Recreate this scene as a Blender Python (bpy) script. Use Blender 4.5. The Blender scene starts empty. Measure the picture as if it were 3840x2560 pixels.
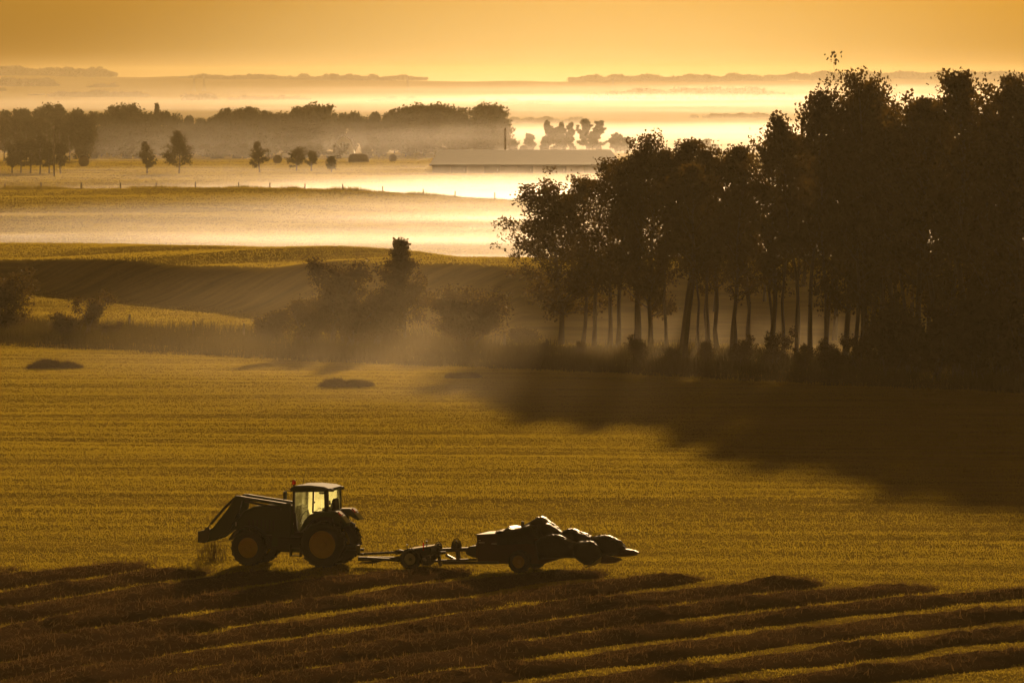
import bpy, math, random
import numpy as np
from mathutils import Vector, Matrix

# ------------------------------------------------------------------ camera, sky, sun, exposure
scn = bpy.context.scene
COL = scn.collection
R = math.radians
CAM_H = 18.0
F = 21333.0            # focal length in photo pixels (200 mm on a 36 mm sensor, 3840 px wide)
HORIZON = 300.0        # photo row of the true horizon

cam_d = bpy.data.cameras.new("camera")
cam = bpy.data.objects.new("camera", cam_d); COL.objects.link(cam)
cam_d.lens = 200.0; cam_d.sensor_width = 36.0
cam_d.clip_start = 1.0; cam_d.clip_end = 30000.0
cam_d.dof.use_dof = True; cam_d.dof.focus_distance = 214.0; cam_d.dof.aperture_fstop = 4.5
cam.location = (0, 0, CAM_H)
cam.rotation_euler = (math.pi/2 - math.atan((1280 - HORIZON)/F), 0, 0)
scn.camera = cam

SUN_AZ, SUN_EL = R(6.0), R(9.8)     # azimuth to the right of the view direction
sun_dir = Vector((math.sin(SUN_AZ)*math.cos(SUN_EL), math.cos(SUN_AZ)*math.cos(SUN_EL), math.sin(SUN_EL)))
sun_d = bpy.data.lights.new("sun", 'SUN'); sun = bpy.data.objects.new("sun", sun_d); COL.objects.link(sun)
sun_d.energy = 5.0; sun_d.angle = R(1.2); sun_d.color = (1.0, 0.65, 0.33)
sun.rotation_euler = (-sun_dir).to_track_quat('-Z', 'Y').to_euler()
sun.location = (0, 0, 60)

world = bpy.data.worlds.new("World"); scn.world = world; world.use_nodes = True
wn = world.node_tree.nodes; wl = world.node_tree.links
for n in list(wn): wn.remove(n)
sky = wn.new('ShaderNodeTexSky'); sky.sky_type = 'NISHITA'; sky.sun_disc = False
sky.sun_elevation = SUN_EL; sky.sun_rotation = SUN_AZ
sky.air_density = 1.6; sky.dust_density = 3.0; sky.ozone_density = 1.0
# the morning sky is one amber tone: take most of its own hue out, then tint it
bw = wn.new('ShaderNodeRGBToBW'); wl.new(sky.outputs[0], bw.inputs[0])
even = wn.new('ShaderNodeMix'); even.data_type = 'RGBA'; even.inputs[0].default_value = 0.85
wl.new(sky.outputs[0], even.inputs[6]); wl.new(bw.outputs[0], even.inputs[7])
tint = wn.new('ShaderNodeMix'); tint.data_type = 'RGBA'; tint.blend_type = 'MULTIPLY'
tint.inputs[0].default_value = 1.0
tint.inputs[7].default_value = (0.38, 0.205, 0.024, 1)
bg = wn.new('ShaderNodeBackground'); bg.inputs['Strength'].default_value = 0.05
wo = wn.new('ShaderNodeOutputWorld')
wl.new(even.outputs[2], tint.inputs[6]); wl.new(tint.outputs[2], bg.inputs[0]); wl.new(bg.outputs[0], wo.inputs[0])

scn.view_settings.view_transform = 'Standard'
scn.view_settings.look = 'None'
scn.view_settings.exposure = 0.5
scn.view_settings.gamma = 1.0
scn.cycles.volume_bounces = 2
scn.cycles.max_bounces = 8
scn.cycles.transparent_max_bounces = 24
scn.cycles.use_denoising = True

# ------------------------------------------------------------------ helpers
rng = np.random.default_rng(11)
random.seed(5)

def gx(px, Y): return (px - 1920.0)/F*Y                 # photo column at distance Y -> world X
def gz(row, Y): return CAM_H - (row - HORIZON)/F*Y      # photo row at distance Y -> world Z

def tag(o, label=None, cat=None, group=None, kind=None):
    if label: o["label"] = label
    if cat: o["category"] = cat
    if group: o["group"] = group
    if kind: o["kind"] = kind
    return o

def raw_mesh(name, V, polys, mat=None, smooth=False):
    """V (n,3); polys: list of (m,k) int arrays"""
    me = bpy.data.meshes.new(name)
    V = np.asarray(V, dtype=np.float32)
    polys = [np.asarray(p, dtype=np.int32) for p in polys if len(p)]
    loops = np.concatenate([p.ravel() for p in polys])
    tot = np.concatenate([np.full(len(p), p.shape[1], np.int32) for p in polys])
    start = np.concatenate([[0], np.cumsum(tot)[:-1]]).astype(np.int32)
    me.vertices.add(len(V)); me.vertices.foreach_set("co", V.ravel())
    me.loops.add(len(loops)); me.loops.foreach_set("vertex_index", loops)
    me.polygons.add(len(tot)); me.polygons.foreach_set("loop_start", start)
    me.polygons.foreach_set("loop_total", tot)
    if smooth: me.polygons.foreach_set("use_smooth", np.ones(len(tot), dtype=bool))
    me.update(calc_edges=True); me.validate()
    if mat: me.materials.append(mat)
    return me

def obj(name, me, parent=None, loc=None):
    o = bpy.data.objects.new(name, me); COL.objects.link(o)
    if parent is not None: o.parent = parent
    if loc is not None: o.location = loc
    return o

def thing(name, label, cat, loc=(0, 0, 0), rz=0.0, group=None):
    o = bpy.data.objects.new(name, None); COL.objects.link(o)
    o.empty_display_size = 0.3
    o.location = loc; o.rotation_euler = (0, 0, rz)
    return tag(o, label, cat, group)

class MB:
    """collects shapes into one mesh"""
    def __init__(self): self.v = []; self.f = []
    def add(self, vs, fs):
        b = len(self.v); self.v.extend([tuple(map(float, p)) for p in vs])
        self.f.extend([tuple(i + b for i in q) for q in fs])
    def box(self, c, s, rot=None):
        pts = []
        for x in (-.5, .5):
            for y in (-.5, .5):
                for z in (-.5, .5):
                    p = Vector((x*s[0], y*s[1], z*s[2]))
                    if rot is not None: p = rot @ p
                    pts.append(p + Vector(c))
        self.add(pts, [(0,1,3,2),(4,6,7,5),(0,4,5,1),(2,3,7,6),(0,2,6,4),(1,5,7,3)])
    def beam(self, p0, p1, w, h):
        p0 = Vector(p0); p1 = Vector(p1); d = p1 - p0; L = d.length; d.normalize()
        side = Vector((0,1,0)) if abs(d.y) < .9 else Vector((1,0,0))
        side = (side - d*side.dot(d)).normalized(); up = d.cross(side).normalized()
        M = Matrix((d, side, up)).transposed()
        self.box((p0+p1)/2, (L, w, h), M)
    def tube(self, pts, rad, n=8, caps=True):
        pts = [Vector(p) for p in pts]
        if not hasattr(rad, '__len__'): rad = [rad]*len(pts)
        vs = []; fs = []; ref = None
        for i, p in enumerate(pts):
            d = (pts[min(i+1, len(pts)-1)] - pts[max(i-1, 0)])
            if d.length < 1e-9: d = Vector((0,0,1))
            d.normalize()
            if ref is None: ref = Vector((1,0,0)) if abs(d.x) < .8 else Vector((0,1,0))
            a = (ref - d*ref.dot(d)).normalized(); b = d.cross(a); ref = a
            for k in range(n):
                t = 2*math.pi*k/n
                vs.append(p + (a*math.cos(t) + b*math.sin(t))*rad[i])
        for i in range(len(pts)-1):
            for k in range(n):
                fs.append((i*n+k, i*n+(k+1) % n, (i+1)*n+(k+1) % n, (i+1)*n+k))
        if caps:
            fs.append(tuple(range(n))[::-1]); fs.append(tuple((len(pts)-1)*n+k for k in range(n)))
        self.add(vs, fs)
    def prism(self, out, v0, v1, bev=0.0):
        """outline in (x,z), extruded along y from v0 to v1, edges eased by bev"""
        out = [Vector((p[0], 0, p[1])) for p in out]
        n = len(out); c = sum(out, Vector())/n
        layers = [(v0, 0.0), (v1, 0.0)] if bev <= 0 else [(v0, bev), (v0+bev*.3, bev*.3), (v0+bev, 0), (v1-bev, 0), (v1-bev*.3, bev*.3), (v1, bev)]
        vs = []
        for (y, ins) in layers:
            for p in out:
                d = c - p; L = d.length
                q = p + (d/L*min(ins, L*.7) if L > 1e-6 else d)
                vs.append((q.x, y, q.z))
        fs = [tuple(range(n))]
        for l in range(len(layers)-1):
            for k in range(n):
                fs.append((l*n+k, (l+1)*n+k, (l+1)*n+(k+1) % n, l*n+(k+1) % n))
        fs.append(tuple((len(layers)-1)*n+k for k in range(n))[::-1])
        self.add(vs, fs)
    def pillow(self, out, v0, v1, steps=9, sag=.9, ragged=.045):
        """outline in (x,z) swept along y with a rounded section: sheeting sagging over something lumpy"""
        out = [Vector((p[0], 0, p[1])) for p in out]
        fine = []
        for a, b2 in zip(out, out[1:]+out[:1]):
            for k in range(4): fine.append(a.lerp(b2, k/4))
        out = fine; steps = steps*2-1
        n = len(out); c = sum(out, Vector())/n; vs = []; fs = []; rr = random.Random(n*7+steps)
        for i in range(steps):
            t = i/(steps-1)*2 - 1
            s = max(.12, (1 - abs(t)**2.6))**.5
            s = 1 - (1-s)*sag
            y = (v0+v1)/2 + (v1-v0)/2*t
            for k, p in enumerate(out):
                w = 1 + ragged*(math.sin(k*1.3 + i*.9)*.5 + math.sin(k*.47-i*.6)*.6 + rr.uniform(-.5, .5))
                q = c + (p-c)*s*w
                vs.append((q.x, y, q.z))
        for i in range(steps-1):
            for k in range(n):
                fs.append((i*n+k, (i+1)*n+k, (i+1)*n+(k+1) % n, i*n+(k+1) % n))
        fs.append(tuple(range(n))); fs.append(tuple((steps-1)*n+k for k in range(n))[::-1])
        self.add(vs, fs)
    def lathe(self, prof, c, n=40):
        """profile (radius, y) turned round the y axis through c"""
        m = len(prof); vs = []; fs = []
        for k in range(n):
            t = 2*math.pi*k/n
            for (r, y) in prof: vs.append((c[0]+r*math.cos(t), c[1]+y, c[2]+r*math.sin(t)))
        for k in range(n):
            for j in range(m-1):
                fs.append((k*m+j, k*m+j+1, ((k+1) % n)*m+j+1, ((k+1) % n)*m+j))
        self.add(vs, fs)
    def ball(self, c, r, nu=10, nv=8):
        r = (r, r, r) if not hasattr(r, '__len__') else r
        vs = [(c[0], c[1], c[2]+r[2])]; fs = []
        for j in range(1, nv):
            p = math.pi*j/nv
            for i in range(nu):
                t = 2*math.pi*i/nu
                vs.append((c[0]+r[0]*math.sin(p)*math.cos(t), c[1]+r[1]*math.sin(p)*math.sin(t), c[2]+r[2]*math.cos(p)))
        vs.append((c[0], c[1], c[2]-r[2])); last = len(vs)-1
        for i in range(nu):
            fs.append((0, 1+i, 1+(i+1) % nu))
            for j in range(nv-2):
                a = 1+j*nu; fs.append((a+i, a+nu+i, a+nu+(i+1) % nu, a+(i+1) % nu))
            a = 1+(nv-2)*nu; fs.append((a+i, last, a+(i+1) % nu))
        self.add(vs, fs)
    def mesh(self, name, mat, smooth=False):
        me = bpy.data.meshes.new(name); me.from_pydata(self.v, [], self.f); me.update()
        import bmesh
        bm = bmesh.new(); bm.from_mesh(me); bmesh.ops.recalc_face_normals(bm, faces=bm.faces[:]); bm.to_mesh(me); bm.free()
        if smooth:
            me.polygons.foreach_set("use_smooth", [True]*len(me.polygons))
        me.materials.append(mat); return me
    def build(self, name, mat, parent=None, smooth=False, loc=None):
        return obj(name, self.mesh(name, mat, smooth), parent, loc)

# value noise on a lattice, vectorised
_perm = np.random.default_rng(3).random((512, 512))
def vnoise(x, y):
    xi = np.floor(x).astype(int); yi = np.floor(y).astype(int)
    fx = x-xi; fy = y-yi; fx = fx*fx*(3-2*fx); fy = fy*fy*(3-2*fy)
    g = lambda a, b: _perm[a % 512, b % 512]
    return (g(xi, yi)*(1-fx)+g(xi+1, yi)*fx)*(1-fy) + (g(xi, yi+1)*(1-fx)+g(xi+1, yi+1)*fx)*fy

# ------------------------------------------------------------------ materials
def principled(name, col, rough=.6, metal=0.0, spec=.5, noise=None):
    """noise: (scale, second colour, bump strength)"""
    m = bpy.data.materials.new(name); m.use_nodes = True
    nt = m.node_tree; b = nt.nodes['Principled BSDF']
    b.inputs['Base Color'].default_value = (*col, 1); b.inputs['Roughness'].default_value = rough
    b.inputs['Metallic'].default_value = metal; b.inputs['Specular IOR Level'].default_value = spec
    if noise:
        tc = nt.nodes.new('ShaderNodeTexCoord'); nz = nt.nodes.new('ShaderNodeTexNoise')
        nz.inputs['Scale'].default_value = noise[0]; nz.inputs['Detail'].default_value = 5
        nt.links.new(tc.outputs['Object'], nz.inputs['Vector'])
        mx = nt.nodes.new('ShaderNodeMix'); mx.data_type = 'RGBA'
        mx.inputs[6].default_value = (*col, 1); mx.inputs[7].default_value = (*noise[1], 1)
        nt.links.new(nz.outputs[0], mx.inputs[0]); nt.links.new(mx.outputs[2], b.inputs['Base Color'])
        if len(noise) > 2:
            bp = nt.nodes.new('ShaderNodeBump'); bp.inputs['Strength'].default_value = noise[2]
            bp.inputs['Distance'].default_value = .05
            nt.links.new(nz.outputs[0], bp.inputs['Height']); nt.links.new(bp.outputs[0], b.inputs['Normal'])
    return m

def leafy(name, col, col2, trans, tcol, scale=1.5, gloss=0.0, rough=.4):
    """thin vegetation: diffuse + translucent (+ a little gloss)"""
    m = bpy.data.materials.new(name); m.use_nodes = True
    nt = m.node_tree; nt.nodes.remove(nt.nodes['Principled BSDF']); out = nt.nodes['Material Output']
    tc = nt.nodes.new('ShaderNodeTexCoord'); nz = nt.nodes.new('ShaderNodeTexNoise')
    nz.inputs['Scale'].default_value = scale; nz.inputs['Detail'].default_value = 3
    nt.links.new(tc.outputs['Object'], nz.inputs['Vector'])
    mx = nt.nodes.new('ShaderNodeMix'); mx.data_type = 'RGBA'
    mx.inputs[6].default_value = (*col, 1); mx.inputs[7].default_value = (*col2, 1)
    nt.links.new(nz.outputs[0], mx.inputs[0])
    d = nt.nodes.new('ShaderNodeBsdfDiffuse'); t = nt.nodes.new('ShaderNodeBsdfTranslucent')
    t.inputs[0].default_value = (*tcol, 1)
    nt.links.new(mx.outputs[2], d.inputs[0])
    ms = nt.nodes.new('ShaderNodeMixShader'); ms.inputs[0].default_value = trans
    nt.links.new(d.outputs[0], ms.inputs[1]); nt.links.new(t.outputs[0], ms.inputs[2])
    last = ms
    if gloss > 0:
        g = nt.nodes.new('ShaderNodeBsdfGlossy'); g.inputs['Roughness'].default_value = rough
        g.inputs[0].default_value = (.8, .75, .65, 1)
        m2 = nt.nodes.new('ShaderNodeMixShader'); m2.inputs[0].default_value = gloss
        nt.links.new(ms.outputs[0], m2.inputs[1]); nt.links.new(g.outputs[0], m2.inputs[2]); last = m2
    nt.links.new(last.outputs[0], out.inputs['Surface'])
    return m

def volume_mat(name, dens, col=(.97, .95, .90), g=.6):
    m = bpy.data.materials.new(name); m.use_nodes = True
    nt = m.node_tree; nt.nodes.remove(nt.nodes['Principled BSDF']); out = nt.nodes['Material Output']
    v = nt.nodes.new('ShaderNodeVolumePrincipled')
    v.inputs['Color'].default_value = (*col, 1); v.inputs['Density'].default_value = dens
    v.inputs['Anisotropy'].default_value = g
    nt.links.new(v.outputs[0], out.inputs['Volume'])
    return m

def mist_mat(dens, r, g, power, wisp, col=(.95, .95, .99)):
    """density thinning towards the rim of the bank, with wisps"""
    m = bpy.data.materials.new('mist'); m.use_nodes = True
    nt = m.node_tree; L = nt.links; N = nt.nodes; N.remove(N['Principled BSDF']); out = N['Material Output']
    def mth(op, a=None, b=None):
        n = N.new('ShaderNodeMath'); n.operation = op
        for i, x in enumerate((a, b)):
            if x is None: continue
            if isinstance(x, (int, float)): n.inputs[i].default_value = x
            else: L.new(x, n.inputs[i])
        return n.outputs[0]
    tc = N.new('ShaderNodeTexCoord'); ln = N.new('ShaderNodeVectorMath'); ln.operation = 'DOT_PRODUCT'
    L.new(tc.outputs['Object'], ln.inputs[0]); L.new(tc.outputs['Object'], ln.inputs[1])
    fall = mth('POWER', mth('MAXIMUM', mth('SUBTRACT', 1.0, ln.outputs['Value']), 0.0), power)
    mp = N.new('ShaderNodeMapping'); mp.inputs['Scale'].default_value = (r[0]/wisp[0], r[1]/wisp[0], r[2]/wisp[1])
    L.new(tc.outputs['Object'], mp.inputs[0])
    nz = N.new('ShaderNodeTexNoise'); nz.inputs['Scale'].default_value = 1.0; nz.inputs['Detail'].default_value = 2.0
    L.new(mp.outputs[0], nz.inputs['Vector'])
    mr = N.new('ShaderNodeMapRange'); mr.inputs[1].default_value = .35; mr.inputs[2].default_value = .68; mr.inputs[3].default_value = .3; mr.inputs[4].default_value = 1.5
    L.new(nz.outputs[0], mr.inputs[0])
    d = mth('MULTIPLY', mth('MULTIPLY', fall, mr.outputs[0]), dens)
    v = N.new('ShaderNodeVolumePrincipled'); v.inputs['Color'].default_value = (*col, 1); v.inputs['Anisotropy'].default_value = g
    L.new(d, v.inputs['Density']); L.new(v.outputs[0], out.inputs['Volume'])
    return m

M = {}
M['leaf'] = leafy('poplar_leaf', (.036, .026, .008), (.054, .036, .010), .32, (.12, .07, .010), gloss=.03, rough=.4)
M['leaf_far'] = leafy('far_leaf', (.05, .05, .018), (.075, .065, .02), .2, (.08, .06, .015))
M['bark'] = principled('bark', (.06, .045, .03), .9, noise=(6, (.11, .085, .06), .4))
M['stubble'] = leafy('stubble_blade', (.23, .18, .022), (.29, .22, .026), .6, (.31, .232, .018), .25)
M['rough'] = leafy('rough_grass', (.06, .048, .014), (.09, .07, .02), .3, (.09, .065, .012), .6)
M['crest'] = leafy('crest_blade', (.14, .11, .02), (.2, .15, .03), .45, (.22, .16, .02), .6)
M['meadow'] = leafy('meadow_blade', (.24, .19, .03), (.30, .23, .04), .55, (.40, .30, .03), .1)
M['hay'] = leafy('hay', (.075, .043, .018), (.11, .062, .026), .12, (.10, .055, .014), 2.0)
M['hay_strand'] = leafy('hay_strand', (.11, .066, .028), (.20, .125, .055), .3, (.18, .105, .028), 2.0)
M['weed'] = leafy('dry_weed', (.16, .10, .04), (.22, .15, .06), .3, (.2, .12, .03), 3.0)
M['wood'] = principled('weathered_wood', (.12, .09, .06), .9, noise=(8, (.2, .16, .11), .3))
# ------------------------------------------------------------------ terrain
def sstep(a, b, x):
    t = np.clip((x-a)/(b-a), 0, 1); return t*t*(3-2*t)

def edge_y(X): return 353.5 - .92*X          # where the mown field ends and the rough verge begins

def ground_z(X, Y, fine=False):
    X = np.asarray(X, float); Y = np.asarray(Y, float)
    # far profile along the view direction
    yp = [-200, 0, 560, 640, 690, 735, 790, 806, 860, 1000, 1080, 1480, 1800, 2300, 2800, 3000, 3600, 3900, 4600, 5200, 5500, 6600]
    zp = [0, 0, 0, -4.6, -2.6, -.3, 1.45, 1.2, -3.5, -1.6, -1.0, -1.0, -6, -4.5, -1.8, -.8, 4.2, 6.4, 12.0, 16.0, 17.0, 10]
    z = np.interp(Y, yp, zp)
    # swell of the second crest and its fall to the right
    k = np.exp(-((Y-790)/70.0)**2)
    z = z + k*(1.25*np.exp(-((X+34)/30.0)**2) - .022*(X+10) - .4)
    # first rise behind the hedgerow: a short bank turned away from the sun
    t = np.clip((X+42)/34.0, 0, 1.6)
    yf = 486 - 76*np.clip(t, 0, 1.25); hb = 2.3 + 1.8*np.clip(t, 0, 1)
    yc = yf + 9 + 10*np.clip(t, 0, 1)
    rise = sstep(yf-2.5, yc+2.5, Y)*hb
    fall = 1 - sstep(yc+25, yc+150, Y)
    z = z + rise*fall*(.85+.3*vnoise(X/17+2, Y/13))

    # hill under the photographer
    z = z + 16.0*np.clip(1-Y/140.0, 0, 1.0)**2*(Y < 140)
    # the far wooded ridge
    ridge = np.exp(-((Y-5450)/420.0)**2)
    z = z + ridge*(1.2 + 3.5*sstep(-60, -400, X) + 2.5*(vnoise(X/190+3, Y*0+2.2)-.5)*2 + .8*(vnoise(X/45, Y*0+8)-.5)*2)
    if fine:
        near = (Y > 100) & (Y < edge_y(X)+22)
        s = 1.0*near
        u = Y + .10*X + 1.6*(vnoise(X/14, Y/9)-.5)
        z = z + s*(.022*np.sin(2*np.pi*u/4.4)*(.2+vnoise(X/20+7, Y/6)) + .09*(vnoise(X/12, Y/4.2)-.5) + .02*(vnoise(X/3+40, Y/1.1)-.5) + .4*(vnoise(X/38, Y/26+5)-.5))
        far = (Y >= 640) & (Y < 1500)
        z = z + far*(.35*(vnoise(X/22, Y/7)-.5))
    return z

ys = np.concatenate([np.arange(-60, 150, 6), np.arange(150, 450, .35), np.arange(450, 660, .7), np.arange(660, 1100, 2.2),
                     np.arange(1100, 1700, 6), np.arange(1700, 3500, 25), np.arange(3500, 6500, 40)])
ts = np.linspace(-1, 1, 360)
GX = ts[None, :]*(.125*ys[:, None]+45); GY = np.repeat(ys[:, None], len(ts), 1)
GZ = ground_z(GX, GY, True)
V = np.stack([GX, GY, GZ], -1).reshape(-1, 3)
idx = np.arange(len(ys)*len(ts)).reshape(len(ys), len(ts))
Q = np.stack([idx[:-1, :-1], idx[:-1, 1:], idx[1:, 1:], idx[1:, :-1]], -1).reshape(-1, 4)

def ground_mat():
    m = bpy.data.materials.new('field_soil'); m.use_nodes = True
    nt = m.node_tree; b = nt.nodes['Principled BSDF']; L = nt.links
    tc = nt.nodes.new('ShaderNodeTexCoord')
    mp = nt.nodes.new('ShaderNodeMapping'); mp.inputs['Scale'].default_value = (.09, .55, .3)
    L.new(tc.outputs['Object'], mp.inputs[0])
    n1 = nt.nodes.new('ShaderNodeTexNoise'); n1.inputs['Scale'].default_value = 1.0; n1.inputs['Detail'].default_value = 7
    n1.inputs['Roughness'].default_value = .65
    L.new(mp.outputs[0], n1.inputs['Vector'])
    cr = nt.nodes.new('ShaderNodeValToRGB')
    cr.color_ramp.elements[0].position = .3; cr.color_ramp.elements[0].color = (.17, .12, .02, 1)
    cr.color_ramp.elements[1].position = .72; cr.color_ramp.elements[1].color = (.33, .23, .035, 1)
    L.new(n1.outputs[0], cr.inputs[0]); L.new(cr.outputs[0], b.inputs['Base Color'])
    b.inputs['Roughness'].default_value = .95; b.inputs['Specular IOR Level'].default_value = 0.0
    n2 = nt.nodes.new('ShaderNodeTexNoise'); n2.inputs['Scale'].default_value = 3.0; n2.inputs['Detail'].default_value = 6
    L.new(tc.outputs['Object'], n2.inputs['Vector'])
    bp = nt.nodes.new('ShaderNodeBump'); bp.inputs['Strength'].default_value = .6; bp.inputs['Distance'].default_value = .12
    L.new(n2.outputs[0], bp.inputs['Height']); L.new(bp.outputs[0], b.inputs['Normal'])
    return m
ground = obj('ground', raw_mesh('ground', V, [Q], ground_mat(), True))
tag(ground, 'gently rolling golden fields running back to the far ridge', 'field', kind='structure')

# ------------------------------------------------------------------ grass
def blades(name, X, Y, h, wd, n, spread, mat, lean=.35, z=None):
    """n triangular blades per tuft at X, Y"""
    k = len(X); X = np.repeat(X, n); Y = np.repeat(Y, n); h = np.repeat(h, n)*rng.uniform(.55, 1.15, k*n)
    X = X + rng.normal(0, spread, k*n); Y = Y + rng.normal(0, spread, k*n)
    Z = ground_z(X, Y, True) - .02 if z is None else np.repeat(z, n)
    a = rng.uniform(0, 2*np.pi, k*n); lx = rng.normal(0, lean, k*n)*h; ly = rng.normal(0, lean, k*n)*h
    w = wd*rng.uniform(.6, 1.3, k*n)
    P = np.empty((k*n, 3, 3))
    P[:, 0] = np.stack([X-np.cos(a)*w, Y-np.sin(a)*w, Z], 1)
    P[:, 1] = np.stack([X+np.cos(a)*w, Y+np.sin(a)*w, Z], 1)
    P[:, 2] = np.stack([X+lx, Y+ly, Z+h], 1)
    return raw_mesh(name, P.reshape(-1, 3), [np.arange(k*n*3).reshape(-1, 3)], mat)

def scatter(n, y0, y1, keep, pad=4.0, spread=.094):
    Y = rng.uniform(y0, y1, n*3); Xh = spread*Y+pad
    ok = rng.random(n*3) < Xh/(spread*y1+pad)
    Y = Y[ok][:n]; X = rng.uniform(-1, 1, len(Y))*(spread*Y+pad)
    k = rng.random(len(X)) < keep(X, Y)
    return X[k], Y[k]

def k_field(X, Y):
    s = vnoise(X/26, Y/3.0)*.55 + vnoise(X/50+9, Y/8)*.35 + vnoise(X/8+3, Y/1.1)*.2
    return (Y < edge_y(X)+2)*np.clip(.72+1.1*(s-.5), .3, 1)
X, Y = scatter(720000, 158, 432, k_field)
hh = .055 + .06*vnoise(X/20+3, Y/3)
o = obj('stubble_grass', blades('stubble_grass', X, Y, hh, .019, 3, .11, M['stubble']))
tag(o, 'short golden stubble grass covering the mown field', 'grass', kind='stuff')

# rough verge and undergrowth along the field edge, hedgerow and grove
def k_verge(X, Y):
    d = Y-edge_y(X)
    w = 34 + 6*(vnoise(X/6, Y*0+1)-.5)
    return ((d > 0) & (d < w))*np.clip(.35+.9*vnoise(X/2.6, Y/3), 0, 1)
X, Y = scatter(60000, 318, 440, k_verge)
d = Y-edge_y(X)
hh = (.35 + 1.0*vnoise(X/3.1+5, Y/4)**1.5)*np.clip(.5+d/10, .5, 1)
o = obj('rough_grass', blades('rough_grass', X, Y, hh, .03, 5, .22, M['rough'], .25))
tag(o, 'tall rough grass on the verge between mown field and hedgerow', 'grass', kind='stuff')

# grass on the slopes behind the hedgerow
def k_rise(X, Y):
    tt = np.clip((X+42)/34.0, 0, 1.6); a = 486-76*np.clip(tt, 0, 1.25); b = a+9+10*np.clip(tt, 0, 1)
    return (Y > edge_y(X)+30)*((Y < a) | (Y > b+1))*np.clip(.2+1.1*(vnoise(X/9, Y/3)*.6+vnoise(X/25+3, Y/7)*.5-.2), .05, 1)
X, Y = scatter(190000, 385, 585, k_rise)
hh = .07+.08*vnoise(X/18, Y/6)
o = obj('pasture_grass', blades('pasture_grass', X, Y, hh, .03, 3, .2, M['meadow']))
tag(o, 'short pasture grass on the rise behind the hedgerow', 'grass', kind='stuff')

def k_far(X, Y): return np.clip(.6+.8*(vnoise(X/40, Y/9)-.4), .3, 1)
X, Y = scatter(150000, 668, 806, k_far)
o = obj('meadow_grass', blades('meadow_grass', X, Y, .12+.08*vnoise(X/22, Y/8), .045, 3, .3, M['meadow']))
tag(o, 'pale meadow grass on the misty slope below the fenced crest', 'grass', kind='stuff')
X, Y = scatter(120000, 1015, 1470, k_far)
o = obj('pasture_tufts', blades('pasture_tufts', X, Y, .14+.08*vnoise(X/30, Y/12), .07, 3, .4, M['meadow']))
tag(o, 'pale grass of the misty pasture around the bales and the barn', 'grass', kind='stuff')
# ragged grass along the fenced crest and along a strip on the first rise
nC = 2600
X = rng.uniform(-85, 30, nC); Y = 797 + rng.normal(0, 2.2, nC)
hh = .25+.65*vnoise(X/2.2, Y*0+4)**1.6
o = obj('crest_grass', blades('crest_grass', X, Y, hh, .05, 7, .5, M['crest'], .3))
tag(o, 'ragged grass along the fence on the second crest', 'grass', kind='stuff')
nC = 900
X = rng.uniform(-62, -22, nC); Y = 640 + .42*(X+40) + rng.normal(0, 1.6, nC)
hh = .35+.8*vnoise(X/1.6, Y*0+14)**1.5
zz = None
o = obj('valley_grass', blades('valley_grass', X, Y, hh, .04, 6, .35, M['crest'], .3))
tag(o, 'tall grass line standing in the mist beyond the first rise', 'grass', kind='stuff')

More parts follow.
